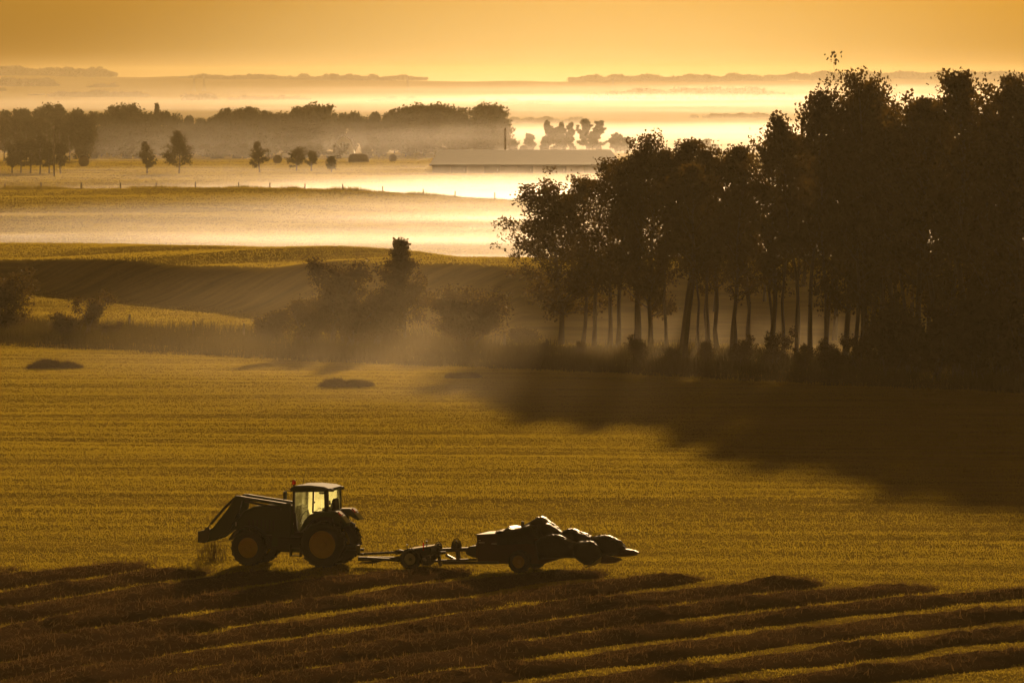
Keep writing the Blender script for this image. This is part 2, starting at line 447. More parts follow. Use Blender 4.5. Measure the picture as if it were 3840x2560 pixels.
# ------------------------------------------------------------------ hay windrows in the foreground
def wind_y(Yk, X): return Yk + 1.33*X - .012*X*X
def windrow(Yk, xa, xb, label, seed, w=1.6, h=.26):
    r = np.random.default_rng(seed)
    n = max(12, int((xb-xa)/.28)); m = 13
    xs = np.linspace(xa, xb, n); yc = wind_y(Yk, xs) + .3*(vnoise(xs/4.0+seed*7, xs*0+1)-.5)*2
    dx = np.gradient(xs); dy = np.gradient(yc); L = np.hypot(dx, dy); nx = -dy/L; ny = dx/L
    s = np.linspace(-1, 1, m)
    endf = np.clip(np.minimum(np.arange(n), np.arange(n)[::-1])/5.0, .08, 1)
    W = (w*(.75+.5*vnoise(xs/2.2+seed, xs*0+seed)))*endf**.5
    Hh = h*(.7+.6*vnoise(xs/1.6+seed*3, xs*0+9))*endf
    PX = xs[:, None] + nx[:, None]*s[None]*W[:, None]; PY = yc[:, None] + ny[:, None]*s[None]*W[:, None]
    prof = (1-s**2)**.8
    lump = .6+.8*vnoise(PX/.3+seed, PY/.3)
    PZ = ground_z(PX, PY, True) + prof[None]*Hh[:, None]*lump - .04
    V = np.stack([PX, PY, PZ], -1).reshape(-1, 3)
    ix = np.arange(n*m).reshape(n, m)
    Q = np.stack([ix[:-1, :-1], ix[:-1, 1:], ix[1:, 1:], ix[1:, :-1]], -1).reshape(-1, 4)
    # loose strands
    ns = int(L.sum()*190)
    u = r.uniform(0, n-1, ns); i0 = u.astype(int).clip(0, n-2); fr = u-i0
    sv = np.clip(r.normal(0, .48, ns), -1.05, 1.05)
    cx = xs[i0]*(1-fr)+xs[i0+1]*fr; cy = yc[i0]*(1-fr)+yc[i0+1]*fr
    ww = W[i0]; bx = cx+nx[i0]*sv*ww; by = cy+ny[i0]*sv*ww
    bz = ground_z(bx, by, True)+np.clip(1-sv**2, 0, 1)**.8*Hh[i0]*(.6+.8*vnoise(bx/.3+seed, by/.3)) - .05
    ln = r.uniform(.1, .34, ns); az = r.uniform(0, 2*np.pi, ns); el = r.normal(.25, .45, ns)
    dxs = np.cos(az)*np.cos(el)*ln; dys = np.sin(az)*np.cos(el)*ln; dz = np.sin(el)*ln
    wv = r.uniform(.008, .018, ns)
    S = np.empty((ns, 3, 3))
    S[:, 0] = np.stack([bx-np.sin(az)*wv, by+np.cos(az)*wv, bz], 1)
    S[:, 1] = np.stack([bx+np.sin(az)*wv, by-np.cos(az)*wv, bz+wv*.5], 1)
    S[:, 2] = np.stack([bx+dxs, by+dys, bz+dz], 1)
    VV = np.concatenate([V, S.reshape(-1, 3)])
    T = np.arange(ns*3).reshape(-1, 3)+len(V)
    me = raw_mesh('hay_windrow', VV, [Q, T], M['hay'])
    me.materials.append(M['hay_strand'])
    mi = np.zeros(len(me.polygons), np.int32); mi[len(Q):] = 1
    me.polygons.foreach_set('material_index', mi)
    o = obj('hay_windrow', me)
    tag(o, label, 'windrow', 'hay windrows across the foreground')
ordn = ['first', 'second', 'third', 'fourth', 'fifth', 'sixth', 'seventh', 'eighth', 'ninth', 'tenth', 'eleventh', 'twelfth', 'thirteenth',
        'fourteenth', 'fifteenth', 'sixteenth', 'seventeenth', 'eighteenth', 'nineteenth', 'twentieth']
rows = [(238.2, -24, -18.2, 'short dark hay windrow end at the left edge, level with the tractor wheels'),
        (231.0, -24, -13.2, 'dark hay windrow ending in a lump just ahead of the tractor loader'),
        (224.1, -24, -11.0, 'dark hay windrow running up to the ground ahead of the front tractor wheel'),
        (217.2, -23, -7.6, 'dark hay windrow ending in the shadow of the tractor'),
        (210.3, -22, -1.5, 'dark hay windrow passing the trailed dolly and ending under its box'),
        (203.4, -22, 3.6, 'dark hay windrow ending just past the tail of the harvesting implement'),
        (196.6, -21, 7.0, 'dark hay windrow whose rounded end is the nearest one right of the implement'),
        (190.4, -20, 11.2, 'dark glinting hay windrow whose end is the second one right of the implement'),
        (184.6, -20, 15.0, 'dark hay windrow whose end is the third one right of the implement'),
        (178.8, -18, 20.5, 'dark hay windrow whose end nearly reaches the right edge of the field view'),
        (172.2, -12, 21, 'dark hay windrow leaving at the right edge, second from the lower right corner'),
        (165.4, -8, 21, 'dark hay windrow running into the lower right corner'),
        (158.8, 1, 21, 'dark hay windrow just cutting across the lower right corner, the nearest of all')]
for i, (Yk, xa, xb, lab) in enumerate(rows): windrow(Yk, xa, xb, lab, 20+i)

# low heaps of hay left on the field
def heap(px, row, wpx, hgt, label, seed):
    Y0 = 384000/(row-300); X0 = gx(px, Y0); Wd = wpx/F*Y0/2; r = np.random.default_rng(seed)
    n, m = 60, 22
    a = np.linspace(-1, 1, n); b = np.linspace(-1, 1, m)
    A, B = np.meshgrid(a, b, indexing='ij')
    PX = X0+A*Wd; PY = Y0+B*.9
    env = np.clip(1-np.abs(A)**3.2, 0, 1)**.7*np.clip(1-B**2, 0, 1)**.7
    hz = hgt*env*(.55+.75*vnoise(A*4.2+seed, B*1.2+3)+.25*vnoise(A*14+seed, B*5))
    PZ = ground_z(PX, PY, True)+hz-.05
    V = np.stack([PX, PY, PZ], -1).reshape(-1, 3); ix = np.arange(n*m).reshape(n, m)
    Q = np.stack([ix[:-1, :-1], ix[:-1, 1:], ix[1:, 1:], ix[1:, :-1]], -1).reshape(-1, 4)
    ns = 5000; k = r.integers(0, len(V), ns); bp = V[k]+r.normal(0, .06, (ns, 3)); bp[:, 2] -= .04
    dv = r.normal(0, .11, (ns, 3)); dv[:, 2] = np.abs(dv[:, 2])
    S = np.stack([bp+r.normal(0, .012, (ns, 3)), bp+r.normal(0, .012, (ns, 3)), bp+dv], 1)
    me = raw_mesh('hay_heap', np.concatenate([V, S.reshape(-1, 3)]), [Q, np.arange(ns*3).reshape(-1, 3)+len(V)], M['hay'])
    tag(obj('hay_heap', me), label, 'hay heap', 'low hay heaps on the stubble')
heap(203, 1378, 205, .42, 'long low dark hay heap on the stubble below the left bushes', 3)
heap(1298, 1455, 205, .36, 'long low hazy hay heap on the stubble in front of the hedgerow trees', 4)
heap(1735, 1418, 130, .16, 'small flat scrap of hay lying in the tree shadow below the grove edge', 6)
# ------------------------------------------------------------------ mist and haze
def mist(c, r, dens, label, seed, g=.5, rough=.22, tilt=0.0):
    rr = np.random.default_rng(seed); nu, nv = 72, 26; vs = []
    ph = np.pi*np.arange(1, nv)/nv; th = 2*np.pi*np.arange(nu)/nu
    P, T = np.meshgrid(ph, th, indexing='ij')
    x = np.sin(P)*np.cos(T); y = np.sin(P)*np.sin(T); z = np.cos(P)
    s = 1+rough*(vnoise(x*3.0+seed*3+9, y*3+z*1.5+seed+5)-.5)*2 + rough*.5*(vnoise(x*8+seed+40, y*8+20)-.5)*2
    X = np.concatenate([[0], (x*s).ravel(), [0]])*r[0]; Y = np.concatenate([[0], (y*s).ravel(), [0]])*r[1]
    Z = np.concatenate([[1], (z*s).ravel(), [-1]])*r[2] + X*tilt
    V = np.stack([X, Y, Z], 1); n = len(V)
    ix = (1+np.arange((nv-1)*nu)).reshape(nv-1, nu); nx = np.roll(ix, -1, 1)
    Q = np.stack([ix[:-1], ix[1:], nx[1:], nx[:-1]], -1).reshape(-1, 4)
    T1 = np.stack([np.zeros(nu, int), ix[0], nx[0]], 1); T2 = np.stack([np.full(nu, n-1), nx[-1], ix[-1]], 1)
    me = raw_mesh('ground_mist', V, [Q, np.concatenate([T1, T2])], volume_mat('mist', dens, g=g), True)
    tag(obj('ground_mist', me, loc=c), label, 'mist', 'banks of ground mist', 'stuff')

def bank(c, r, dens, label, g=.72, power=1.3, wisp=(28, 2.5), col=(.95, .95, .99)):
    """a mist bank: a flat ellipsoid of air whose density thins towards its rim"""
    b = MB(); b.ball((0, 0, 0), 1.0, 40, 20)
    o = b.build('ground_mist', mist_mat(dens, r, g, power, wisp, col)); o.location = c; o.scale = r
    tag(o, label, 'mist', 'banks of ground mist', 'stuff')
AMB = (.97, .84, .58)
bank((-1, 372, -.5), (35, 80, 9.5), .0009, 'thin mist drifting in front of the hedgerow and grove edge', .6, 1.5, col=AMB)
bank((14, 342, -.5), (52, 64, 5.0), .0022, 'faint mist at the foot of the tall grove', .6, 1.5, col=AMB)
bank((24, 705, -3.0), (125, 130, 8.0), .0034, 'broad mist in the valley behind the first rise', wisp=(70, 1.0))
bank((0, 664, -3.3), (110, 13, 1.1), .010, 'lowest bright streak of mist over the first rise', wisp=(40, 1), power=1.0)
bank((14, 700, -1.5), (120, 12, .9), .012, 'middle bright streak of mist on the far slope', wisp=(40, 1), power=1.0)
bank((6, 738, .3), (115, 10, .8), .010, 'upper bright streak of mist below the fenced crest', wisp=(40, 1), power=1.0)
bank((46, 925, -4.2), (165, 130, 8.2), .0125, 'dense white mist bank between fenced crest and barn', power=1.9, wisp=(90, 3))
bank((20, 1100, -2.0), (170, 190, 4.0), .0012, 'thin mist over the bale pasture by the barn', wisp=(80, 1.2))
bank((20, 1370, -2.5), (210, 110, 15), .0010, 'low mist along the foot of the tree belt', power=1.8, wisp=(60, 4))
bank((170, 2100, -8.0), (480, 560, 16), .0012, 'wide lake of mist beyond the tree belt', power=2.2, wisp=(200, 4))
bank((200, 3250, .0), (800, 760, 20), .0007, 'far lake of mist before the wooded ridge', power=2.4, wisp=(300, 4))
bank((100, 4000, 2), (900, 1100, 42), .00016, 'thin distant haze paling the far woods', .5, 1.5, (500, 20))
bank((60, 6000, 10), (640, 400, 190), .00028, 'pale glowing haze above the far ridge', .7, 1.6, (4000, 900), col=(.90, .97, .80))
hb = MB(); hb.box((0, 3270, 10.0), (1900, 6680, 44.0))
hz = hb.build('haze', volume_mat('haze_air', .00006, (.97, .82, .46), .35))
tag(hz, 'amber morning haze filling the air over the whole landscape', 'haze', kind='stuff')
# ------------------------------------------------------------------ trees
def tubes(paths, n):
    vs = []; fs = []; base = 0
    for pts, rad in paths:
        pts = np.asarray(pts, float); k = len(pts)
        d = np.gradient(pts, axis=0); d /= np.linalg.norm(d, axis=1)[:, None]+1e-9
        ref = np.where(np.abs(d[:, 2:3]) < .9, [[0, 0, 1.0]], [[1.0, 0, 0]])
        ref = np.repeat(ref[:1], k, 0)
        a = np.cross(d, ref); a /= np.linalg.norm(a, axis=1)[:, None]+1e-9; b = np.cross(d, a)
        t = 2*np.pi*np.arange(n)/n
        ring = pts[:, None]+np.asarray(rad)[:, None, None]*(np.cos(t)[None, :, None]*a[:, None]+np.sin(t)[None, :, None]*b[:, None])
        vs.append(ring.reshape(-1, 3)); ix = base+np.arange(k*n).reshape(k, n); nx = np.roll(ix, -1, 1)
        fs.append(np.stack([ix[:-1], nx[:-1], nx[1:], ix[1:]], -1).reshape(-1, 4)); base += k*n
    return np.concatenate(vs), np.concatenate(fs)

def leaves(C, sig, per, size, r, flat=.0):
    n = len(C)*per
    P = np.repeat(C, per, 0)+np.clip(r.normal(0, 1, (n, 3)), -1.6, 1.6)*np.repeat(np.broadcast_to(sig, (len(C),)), per)[:, None]*np.array([1, 1, .8])
    u = r.normal(0, 1, (n, 3)); u[:, 2] -= .35; u /= np.linalg.norm(u, axis=1)[:, None]
    v = np.cross(u, r.normal(0, 1, (n, 3))); v /= np.linalg.norm(v, axis=1)[:, None]+1e-9
    L = size*r.uniform(.6, 1.35, n)[:, None]; W = L*.36
    Q = np.stack([P-u*L*.5, P+v*W-u*L*.05, P+u*L*.5, P-v*W-u*L*.05], 1)
    return Q.reshape(-1, 3)

def make_tree(seed, H, cr, cb, nl, per, leaf, mat, prof='oval', stems=1, lean=0.0, sig=.42, trunk_r=.16, sub=3, flat_side=0.0, name='tree', dead=0.0):
    """H height, cr crown radius, cb crown base (share of H); returns trunk and crown mesh"""
    r = np.random.default_rng(seed); paths = []; cl = []; cs = []
    for st in range(stems):
        hh = H*(1 if st == 0 else r.uniform(.6, .95)); k = 9
        off = r.normal(0, .25, 2)*(stems > 1); dirv = r.normal(0, .09 if stems == 1 else .32, 2)
        if stems == 1: dirv = dirv*.3+np.array([lean, 0])
        else: dirv = dirv+np.array([lean, 0])
        t = np.linspace(0, 1, k); wob = np.cumsum(r.normal(0, .008*H, (k, 2)), 0); wob -= wob[0]
        ax = np.stack([off[0]+dirv[0]*hh*t**1.25+wob[:, 0], off[1]+dirv[1]*hh*t**1.25+wob[:, 1], hh*.97*t-.15*(t == 0)], 1)
        r0 = trunk_r*(1 if stems == 1 else .6)
        paths.append((ax, r0*(1-t*.9)**.9+.012+.35*r0*np.exp(-t*28)))
        for i in range(max(4, nl//stems)):
            q = (i+r.uniform(.1, .9))/max(4, nl//stems); h = cb+(1-cb)*q*.97
            if prof == 'oval': f = math.sin(math.pi*min(1, (q*.86+.17)))**.7
            elif prof == 'cone': f = (1-q)**.8*.95+.08
            elif prof == 'round': f = math.sqrt(max(.04, 1-(q*1.75-.80)**2*.85))
            elif prof == 'top': f = .35+.65*math.sin(math.pi*min(1, q*.75+.22))
            else: f = .8
            Ln = cr*f*r.uniform(.62, 1.15)
            az = r.uniform(0, 2*math.pi); el = r.uniform(.15, .75)+.5*q
            p0 = np.array([np.interp(h, t, ax[:, j]) for j in range(3)])
            s = np.linspace(0, 1, 5)
            dv = np.array([math.cos(az)*math.cos(el), math.sin(az)*math.cos(el), math.sin(el)])
            br = p0+s[:, None]*dv*Ln+np.cumsum(r.normal(0, .05*Ln, (5, 3)), 0)*(s[:, None])+np.array([0, 0, 1])*(s**2)[:, None]*Ln*.18
            rb = max(.014, r0*.36*(1-h*.6)); paths.append((br, rb*(1-s*.85)))
            if r.random() < dead: continue
            for e in np.linspace(.35, 1, 3+(Ln > 1.5)): cl.append(np.array([np.interp(e, s, br[:, j]) for j in range(3)])); cs.append(sig*r.uniform(.6, 1.15))
            for b in range(sub):
                e = r.uniform(.3, .95); q0 = np.array([np.interp(e, s, br[:, j]) for j in range(3)])
                d2 = dv+r.normal(0, .6, 3); d2 /= np.linalg.norm(d2); L2 = Ln*r.uniform(.3, .55)
                tw = q0+np.linspace(0, 1, 3)[:, None]*d2*L2; paths.append((tw, np.array([rb*.4, rb*.25, .006])))
                for e2 in (.5, 1.0): cl.append(q0+d2*L2*e2); cs.append(sig*r.uniform(.5, 1.05))
        cl.append(ax[-1]); cs.append(sig*.7); cl.append(ax[-1]-np.array([0, 0, .3])); cs.append(sig*.6)
    tv, tf = tubes(paths, 6)
    cl = np.array(cl); cs = np.array(cs)
    LV = leaves(cl, cs, per, leaf, r)
    LV[:, 2] = np.maximum(LV[:, 2], .1)
    return (raw_mesh('trunk', tv, [tf], M['bark'], True),
            raw_mesh('crown', LV, [np.arange(len(LV)).reshape(-1, 4)], mat))

def put_tree(name, meshes, label, cat, X, Y, s=1.0, rz=None, group=None, sz=1.0, dz=0.0):
    t = thing(name, label, cat, (X, Y, float(ground_z(X, Y))+dz), random.uniform(0, 6.28) if rz is None else rz, group)
    t.scale = (s, s, s*sz)
    obj('trunk', meshes[0], t); obj('crown', meshes[1], t)
    return t

# poplar variants of the grove (all 14 m tall before scaling)
POP = [make_tree(100+i, 14, 2.7+.3*(i % 3), [.40, .27, .34, .42, .25, .36][i], 40+4*(i % 3), 14, .215, M['leaf'], 'oval', trunk_r=.17, sig=.33) for i in range(6)]
OPEN = [make_tree(140+i, 14, 3.1, .29, 34, 14, .20, M['leaf'], 'top', trunk_r=.16, sig=.31, lean=[-.05, .03, .0][i]) for i in range(3)]
BROAD = [make_tree(150+i, 14, 4.4, .18, 54, 32, .215, M['leaf'], 'round', trunk_r=.21, sig=.42, sub=4, lean=[-.06, .0][i]) for i in range(2)]
UNDER = [make_tree(160+i, 4, 1.7, .12, 22, 26, .2, M['leaf'], 'round', stems=4, trunk_r=.07, sig=.33) for i in range(3)]

def tall(mesh):
    z = np.empty(len(mesh.vertices)*3, np.float32); mesh.vertices.foreach_get('co', z); return float(np.percentile(z[2::3], 99.9))
def topscale(top_row, X, Y, mesh): return (gz(top_row, Y)-float(ground_z(X, Y)))/tall(mesh[1])

GRP = 'poplars of the tall grove'
def grove(px, base_row, top_row, mesh, label, sx=1.0):
    Y = 384000/(base_row-300); X = gx(px, Y)
    s = topscale(top_row, X, Y, mesh)
    t = put_tree('poplar_tree', mesh, label, 'tree', X, Y, s, 0.0 if px < 2200 else None, GRP)
    t.scale = (s*sx, s*sx, s)
    return t
lead = [(2105, 1292, 640, BROAD[0], 'leafy broad poplar standing apart at the left end of the grove, branches reaching low', 1.35),
        (2228, 1302, 590, OPEN[0], 'slim leaning poplar right behind the low-branched one at the left end of the grove', 1.05),
        (2185, 1298, 655, POP[1], 'leafy poplar tucked close behind the low-branched one at the left end', 1.0),
        (2288, 1308, 615, OPEN[2], 'airy poplar between two slim ones under the barn roof end', 1.1),
        (2395, 1314, 565, POP[4], 'poplar filling the step up to the first high dome', 1.0),
        (2318, 1312, 575, OPEN[1], 'slender open poplar whose thin top pokes above the barn roof end', 1.0),
        (2440, 1316, 493, BROAD[1], 'big round-topped poplar, the first high dome at the left of the grove', .80),
        (2560, 1318, 520, POP[0], 'dense poplar forming the second dome, just right of the round-topped one', 1.1),
        (2690, 1325, 535, OPEN[2], 'thin-topped poplar over the dip between the domes and the tall crown', 1.0),
        (2745, 1330, 540, POP[3], 'narrow poplar with spiky twin top in the dip of the grove outline', .9),
        (2885, 1340, 505, POP[1], 'pointed dense poplar just left of the tallest open crown', 1.0),
        (3170, 1356, 222, BROAD[0], 'tallest poplar of the grove, its airy crown rising against the sky', .80),
        (3265, 1368, 262, OPEN[0], 'tall narrow poplar touching the right side of the tallest airy crown', .75),
        (3040, 1352, 352, OPEN[1], 'airy poplar filling the left shoulder of the tallest crown', .80),
        (3340, 1380, 372, POP[2], 'poplar in the notch between the tallest crown and the dark right block', .95),
        (3440, 1392, 372, POP[4], 'dense poplar at the left shoulder of the dark right block', .95),
        (3520, 1402, 330, POP[5], 'dense dark poplar climbing towards the right-hand summit', .9),
        (3620, 1412, 262, POP[0], 'dark poplar at the summit of the right block, second highest crown of all', .95),
        (3705, 1420, 285, OPEN[2], 'spiky poplar just right of the right-hand summit', .85),
        (3775, 1432, 272, POP[3], 'narrow dark poplar with a pointed tip near the right edge', .75),
        (3850, 1445, 300, POP[1], 'dark poplar cut by the right edge', .95)]
for a in lead: grove(*a)
SLIM = [make_tree(170+i, 14, 1.7, .42, 30, 14, .2, M['leaf'], 'oval', trunk_r=.10, sig=.33, lean=[.015, -.015][i]) for i in range(2)]
for i, (px, row, top) in enumerate([(2378, 1312, 640), (2500, 1318, 560), (2620, 1322, 575), (2660, 1326, 560), (2810, 1334, 570), (2940, 1344, 480), (2990, 1350, 420), (3100, 1356, 330), (3225, 1364, 330), (3300, 1372, 420), (3395, 1384, 420)]):
    grove(px, row, top, SLIM[i % 2], f'slim bare-stemmed poplar on the grove edge, {ordn[i]} slim one from the left', 1.0)
# trees just outside the right edge, whose shade falls across the right of the field
for i, (px, row, top) in enumerate([(3960, 1455, 300), (4060, 1470, 290), (4160, 1480, 310), (4270, 1495, 300), (4390, 1510, 320)]):
    t = grove(px, row, top, POP[i], 'poplar of the tall grove standing beyond the right edge', 1.2)
inner = 0
outline = [(2060, 700), (2200, 640), (2300, 600), (2400, 560), (2480, 540), (2600, 560), (2700, 590), (2800, 580), (2900, 560), (3000, 480), (3100, 430),
           (3200, 430), (3300, 430), (3400, 430), (3500, 400), (3600, 360), (3700, 350), (3850, 350), (3950, 340)]
ox, oy = zip(*outline)
LOWPOP = [make_tree(180+i, 14, 2.8, .2, 46, 15, .22, M['leaf'], 'oval', trunk_r=.16, sig=.36) for i in range(2)]
for i in range(28):
    px = 2560+1410*(i/27)**.9+random.uniform(-22, 22)
    Ye = edge_y(gx(px, 360)); depth = 20+((i*37) % 100)/100*52
    Y = Ye+depth; X = gx(px, Y)
    row = np.interp(px, ox, oy)+random.uniform(30, 170)
    m = (POP+OPEN)[(i*5) % 9] if px < 3250 or i % 3 == 0 else LOWPOP[i % 2]
    s = topscale(row, X, Y, m)
    t = put_tree('poplar_tree', m, 'dark poplar packed deep inside the tall grove, its crown merging with its neighbours', 'tree', X, Y, s, None, 'poplars packed inside the grove')
    t.scale = (s*random.uniform(.85, 1.1),)*2+(s,)
# low saplings and shrubs at the foot of the grove
for i, (px, d, h) in enumerate([(2040, 24, 1.2), (2180, 20, 1.6), (2405, 15, 2.6), (2520, 13, 2.0), (2650, 16, 2.4), (2770, 14, 3.0), (2905, 18, 3.4), (3010, 14, 2.6), (3130, 12, 3.2),
                                (3230, 15, 3.6), (3330, 13, 3.0), (3420, 16, 3.8), (3505, 12, 3.4), (3590, 14, 4.2), (3680, 12, 3.8), (3760, 15, 4.4), (3840, 12, 4.2)]):
    Y = edge_y(gx(px, 360))+d; X = gx(px, Y)
    put_tree('sapling', UNDER[i % 3], f'low dark shrub at the foot of the grove, {ordn[i]} from its left end', 'shrub', X, Y, h*(.6 if i < 10 else 1.1)/4.2, None, 'shrubs at the foot of the grove')

# hedgerow clump in front of the rise
def hedge(px, base_row, top_row, kw, label, cat='tree', name='hedgerow_tree', sx=1.0, rz=0.0):
    Y = 384000/(base_row-300); X = gx(px, Y); H = gz(top_row, Y)
    m = make_tree(kw.pop('seed'), H, kw.pop('cr'), kw.pop('cb'), kw.pop('nl'), kw.pop('per'), kw.pop('leaf', .17), M['leaf'], **kw)
    t = put_tree(name, m, label, cat, X, Y, 1.0, rz, 'trees and bushes of the hedgerow')
    t.scale = (1, 1, H/tall(m[1])); return t
hedge(1520, 1292, 895, dict(seed=201, cr=2.2, cb=.12, nl=64, per=17, prof='cone', trunk_r=.12, sig=.24), 'pointed hedgerow tree, the tallest of the misty clump')
hedge(1262, 1290, 965, dict(seed=202, cr=1.9, cb=.10, nl=54, per=27, prof='top', stems=3, trunk_r=.13, sig=.36), 'broad flat-topped hedgerow tree left of the pointed one')
hedge(1405, 1300, 1040, dict(seed=203, cr=1.6, cb=.10, nl=48, per=28, prof='round', stems=4, trunk_r=.12, sig=.36), 'dense rounded bush filling the gap left of the pointed hedgerow tree', 'bush', 'hedgerow_bush')
hedge(1320, 1302, 1070, dict(seed=204, cr=1.4, cb=.10, nl=30, per=28, prof='round', stems=4, trunk_r=.10, sig=.34), 'dense bush under the flat-topped hedgerow tree', 'bush', 'hedgerow_bush')
hedge(1140, 1285, 1110, dict(seed=205, cr=1.2, cb=.08, nl=30, per=27, prof='top', stems=4, trunk_r=.09, sig=.32), 'upright bush left of the flat-topped hedgerow tree', 'bush', 'hedgerow_bush')
hedge(1005, 1278, 1160, dict(seed=206, cr=1.05, cb=.10, nl=26, per=28, prof='round', stems=4, trunk_r=.08, sig=.28), 'low rounded bush at the left end of the misty clump beside a fence post', 'bush', 'hedgerow_bush')
hedge(1750, 1312, 1075, dict(seed=209, cr=2.3, cb=.30, nl=60, per=28, prof='round', stems=4, lean=.20, trunk_r=.14, sig=.36), 'spreading tree with several bare leaning stems at the right end of the clump')
hedge(1960, 1290, 1225, dict(seed=215, cr=.9, cb=.10, nl=22, per=18, prof='round', stems=4, trunk_r=.05, sig=.25), 'small loose bush in the gap between hedgerow clump and grove', 'bush', 'hedgerow_bush')
hedge(30, 1255, 1010, dict(seed=210, cr=2.1, cb=.06, nl=46, per=28, prof='round', stems=5, trunk_r=.10, sig=.38), 'large dark bush at the left edge of the hedgerow', 'bush', 'hedgerow_bush')
hedge(-70, 1250, 1050, dict(seed=211, cr=1.9, cb=.06, nl=36, per=28, prof='round', stems=5, trunk_r=.10, sig=.38), 'dark bush cut by the left edge, behind the large one', 'bush', 'hedgerow_bush')
hedge(318, 1262, 1085, dict(seed=212, cr=1.0, cb=.30, nl=30, per=12, prof='top', stems=5, lean=.14, trunk_r=.07, sig=.24, dead=.35), 'twiggy half-bare bush leaning right, beside the large dark one', 'bush', 'hedgerow_bush')
hedge(235, 1262, 1170, dict(seed=213, cr=.9, cb=.06, nl=24, per=19, prof='round', stems=4, trunk_r=.05, sig=.28), 'low bush at the foot of the twiggy half-bare one', 'bush', 'hedgerow_bush')
hedge(395, 1262, 1200, dict(seed=214, cr=.6, cb=.15, nl=18, per=12, prof='round', stems=4, trunk_r=.03, sig=.2, dead=.3), 'small dry bush right of the twiggy half-bare one', 'bush', 'hedgerow_bush')

# trees around the barn and the bale pasture (about 1.1 km off)
def ground_at(px, row):
    """first ground point met by the sight line through (px,row) beyond 1000 m"""
    for Y in np.arange(1020, 1700, 2.0):
        if float(ground_z(gx(px, Y), Y)) >= gz(row, Y): return Y
    return 1150.0
def pasture(px, base_row, top_row, seed, cr, label, prof='oval', cb=.2, stems=1, nl=30, per=8, leaf=.36, Y=None, name='pasture_tree'):
    Y = Y or ground_at(px, base_row); X = gx(px, Y); H = gz(top_row, Y)-float(ground_z(X, Y))
    cr = cr/F*Y
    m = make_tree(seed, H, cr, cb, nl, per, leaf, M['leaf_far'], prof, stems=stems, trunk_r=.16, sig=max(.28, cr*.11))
    t = put_tree(name, m, label, 'tree', X, Y, 1.0, 0.0, 'trees standing in the bale pasture')
    t.scale = (1, 1, H/tall(m[1]))
pasture(552, 650, 530, 301, 36, 'small pointed pasture tree, left neighbour of the biggest one', 'cone', .16)
pasture(672, 650, 490, 302, 62, 'biggest single pasture tree, with a wide ragged crown', 'cone', .12, nl=52, per=9)
pasture(974, 648, 530, 303, 40, 'conical pasture tree between the biggest one and the twin pair', 'cone', .16)
pasture(1112, 640, 550, 304, 38, 'left tree of the rounded twin pair by the long bale row', 'round', .22)
pasture(1168, 640, 565, 305, 26, 'right, smaller tree of the rounded twin pair by the long bale row', 'oval', .25)
pasture(1243, 645, 585, 306, 16, 'tiny slim pasture tree between the twin pair and the long bale row', 'oval', .2)
for i, (px, b, t, w, lab) in enumerate([(45, 648, 540, 32, 'leftmost trunk of the dark tree clump at the left edge of the pasture'), (78, 650, 528, 36, 'tall tree second in the dark clump at the left edge of the pasture'),
        (115, 650, 520, 34, 'tall tree third in the dark clump at the left edge of the pasture'), (150, 652, 512, 36, 'tallest tree in the middle of the dark clump left of the utility pole'),
        (185, 650, 535, 30, 'tree just left of the utility pole in the dark clump'), (228, 650, 538, 30, 'outermost right tree of the dark clump, right of the utility pole')]):
    pasture(px, b, t, 310+i, w, lab, 'oval', .22, nl=34, per=9)
pasture(1785, 585, 522, 320, 24, 'small rounded tree peeping over the barn roof left of the pole', 'round', .1, Y=1430)
pasture(1850, 588, 545, 321, 16, 'low shrub peeping over the barn roof, nearest left of the pole', 'round', .05, Y=1430)
pasture(1925, 585, 520, 322, 22, 'small tree just right of the pole behind the barn roof', 'oval', .1, Y=1430)
pasture(1957, 588, 545, 323, 12, 'low shrub second right of the pole behind the barn roof', 'round', .05, Y=1430)
pasture(2036, 588, 540, 324, 11, 'tiny bush above the middle of the barn roof', 'round', .05, Y=1430)

# the hazy tree belt (about 1.4 km off)
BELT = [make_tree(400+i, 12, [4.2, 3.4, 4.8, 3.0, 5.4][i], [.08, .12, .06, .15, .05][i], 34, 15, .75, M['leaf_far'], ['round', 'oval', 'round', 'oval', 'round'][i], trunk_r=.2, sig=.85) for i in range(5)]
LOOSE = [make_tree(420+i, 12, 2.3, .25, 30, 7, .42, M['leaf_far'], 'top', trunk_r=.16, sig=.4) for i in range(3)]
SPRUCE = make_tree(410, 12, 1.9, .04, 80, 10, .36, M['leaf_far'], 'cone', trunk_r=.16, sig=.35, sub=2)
def belt(px, base, top, v, label, Y=None, wide=1.0, group='trees of the hazy belt'):
    Y = Y or (ground_at(px, base) if base > 579 else 1470.0)
    m = SPRUCE if v == 's' else (LOOSE[v-10] if v >= 10 else BELT[v])
    X = gx(px, Y); s = (gz(top-5+22*random.random()*(v in (0, 1, 3)), Y)-float(ground_z(X, Y)))/tall(m[1])
    t = put_tree('belt_tree', m, label, 'tree', X, Y, s, None, group); t.scale = (s*wide, s*wide, s)
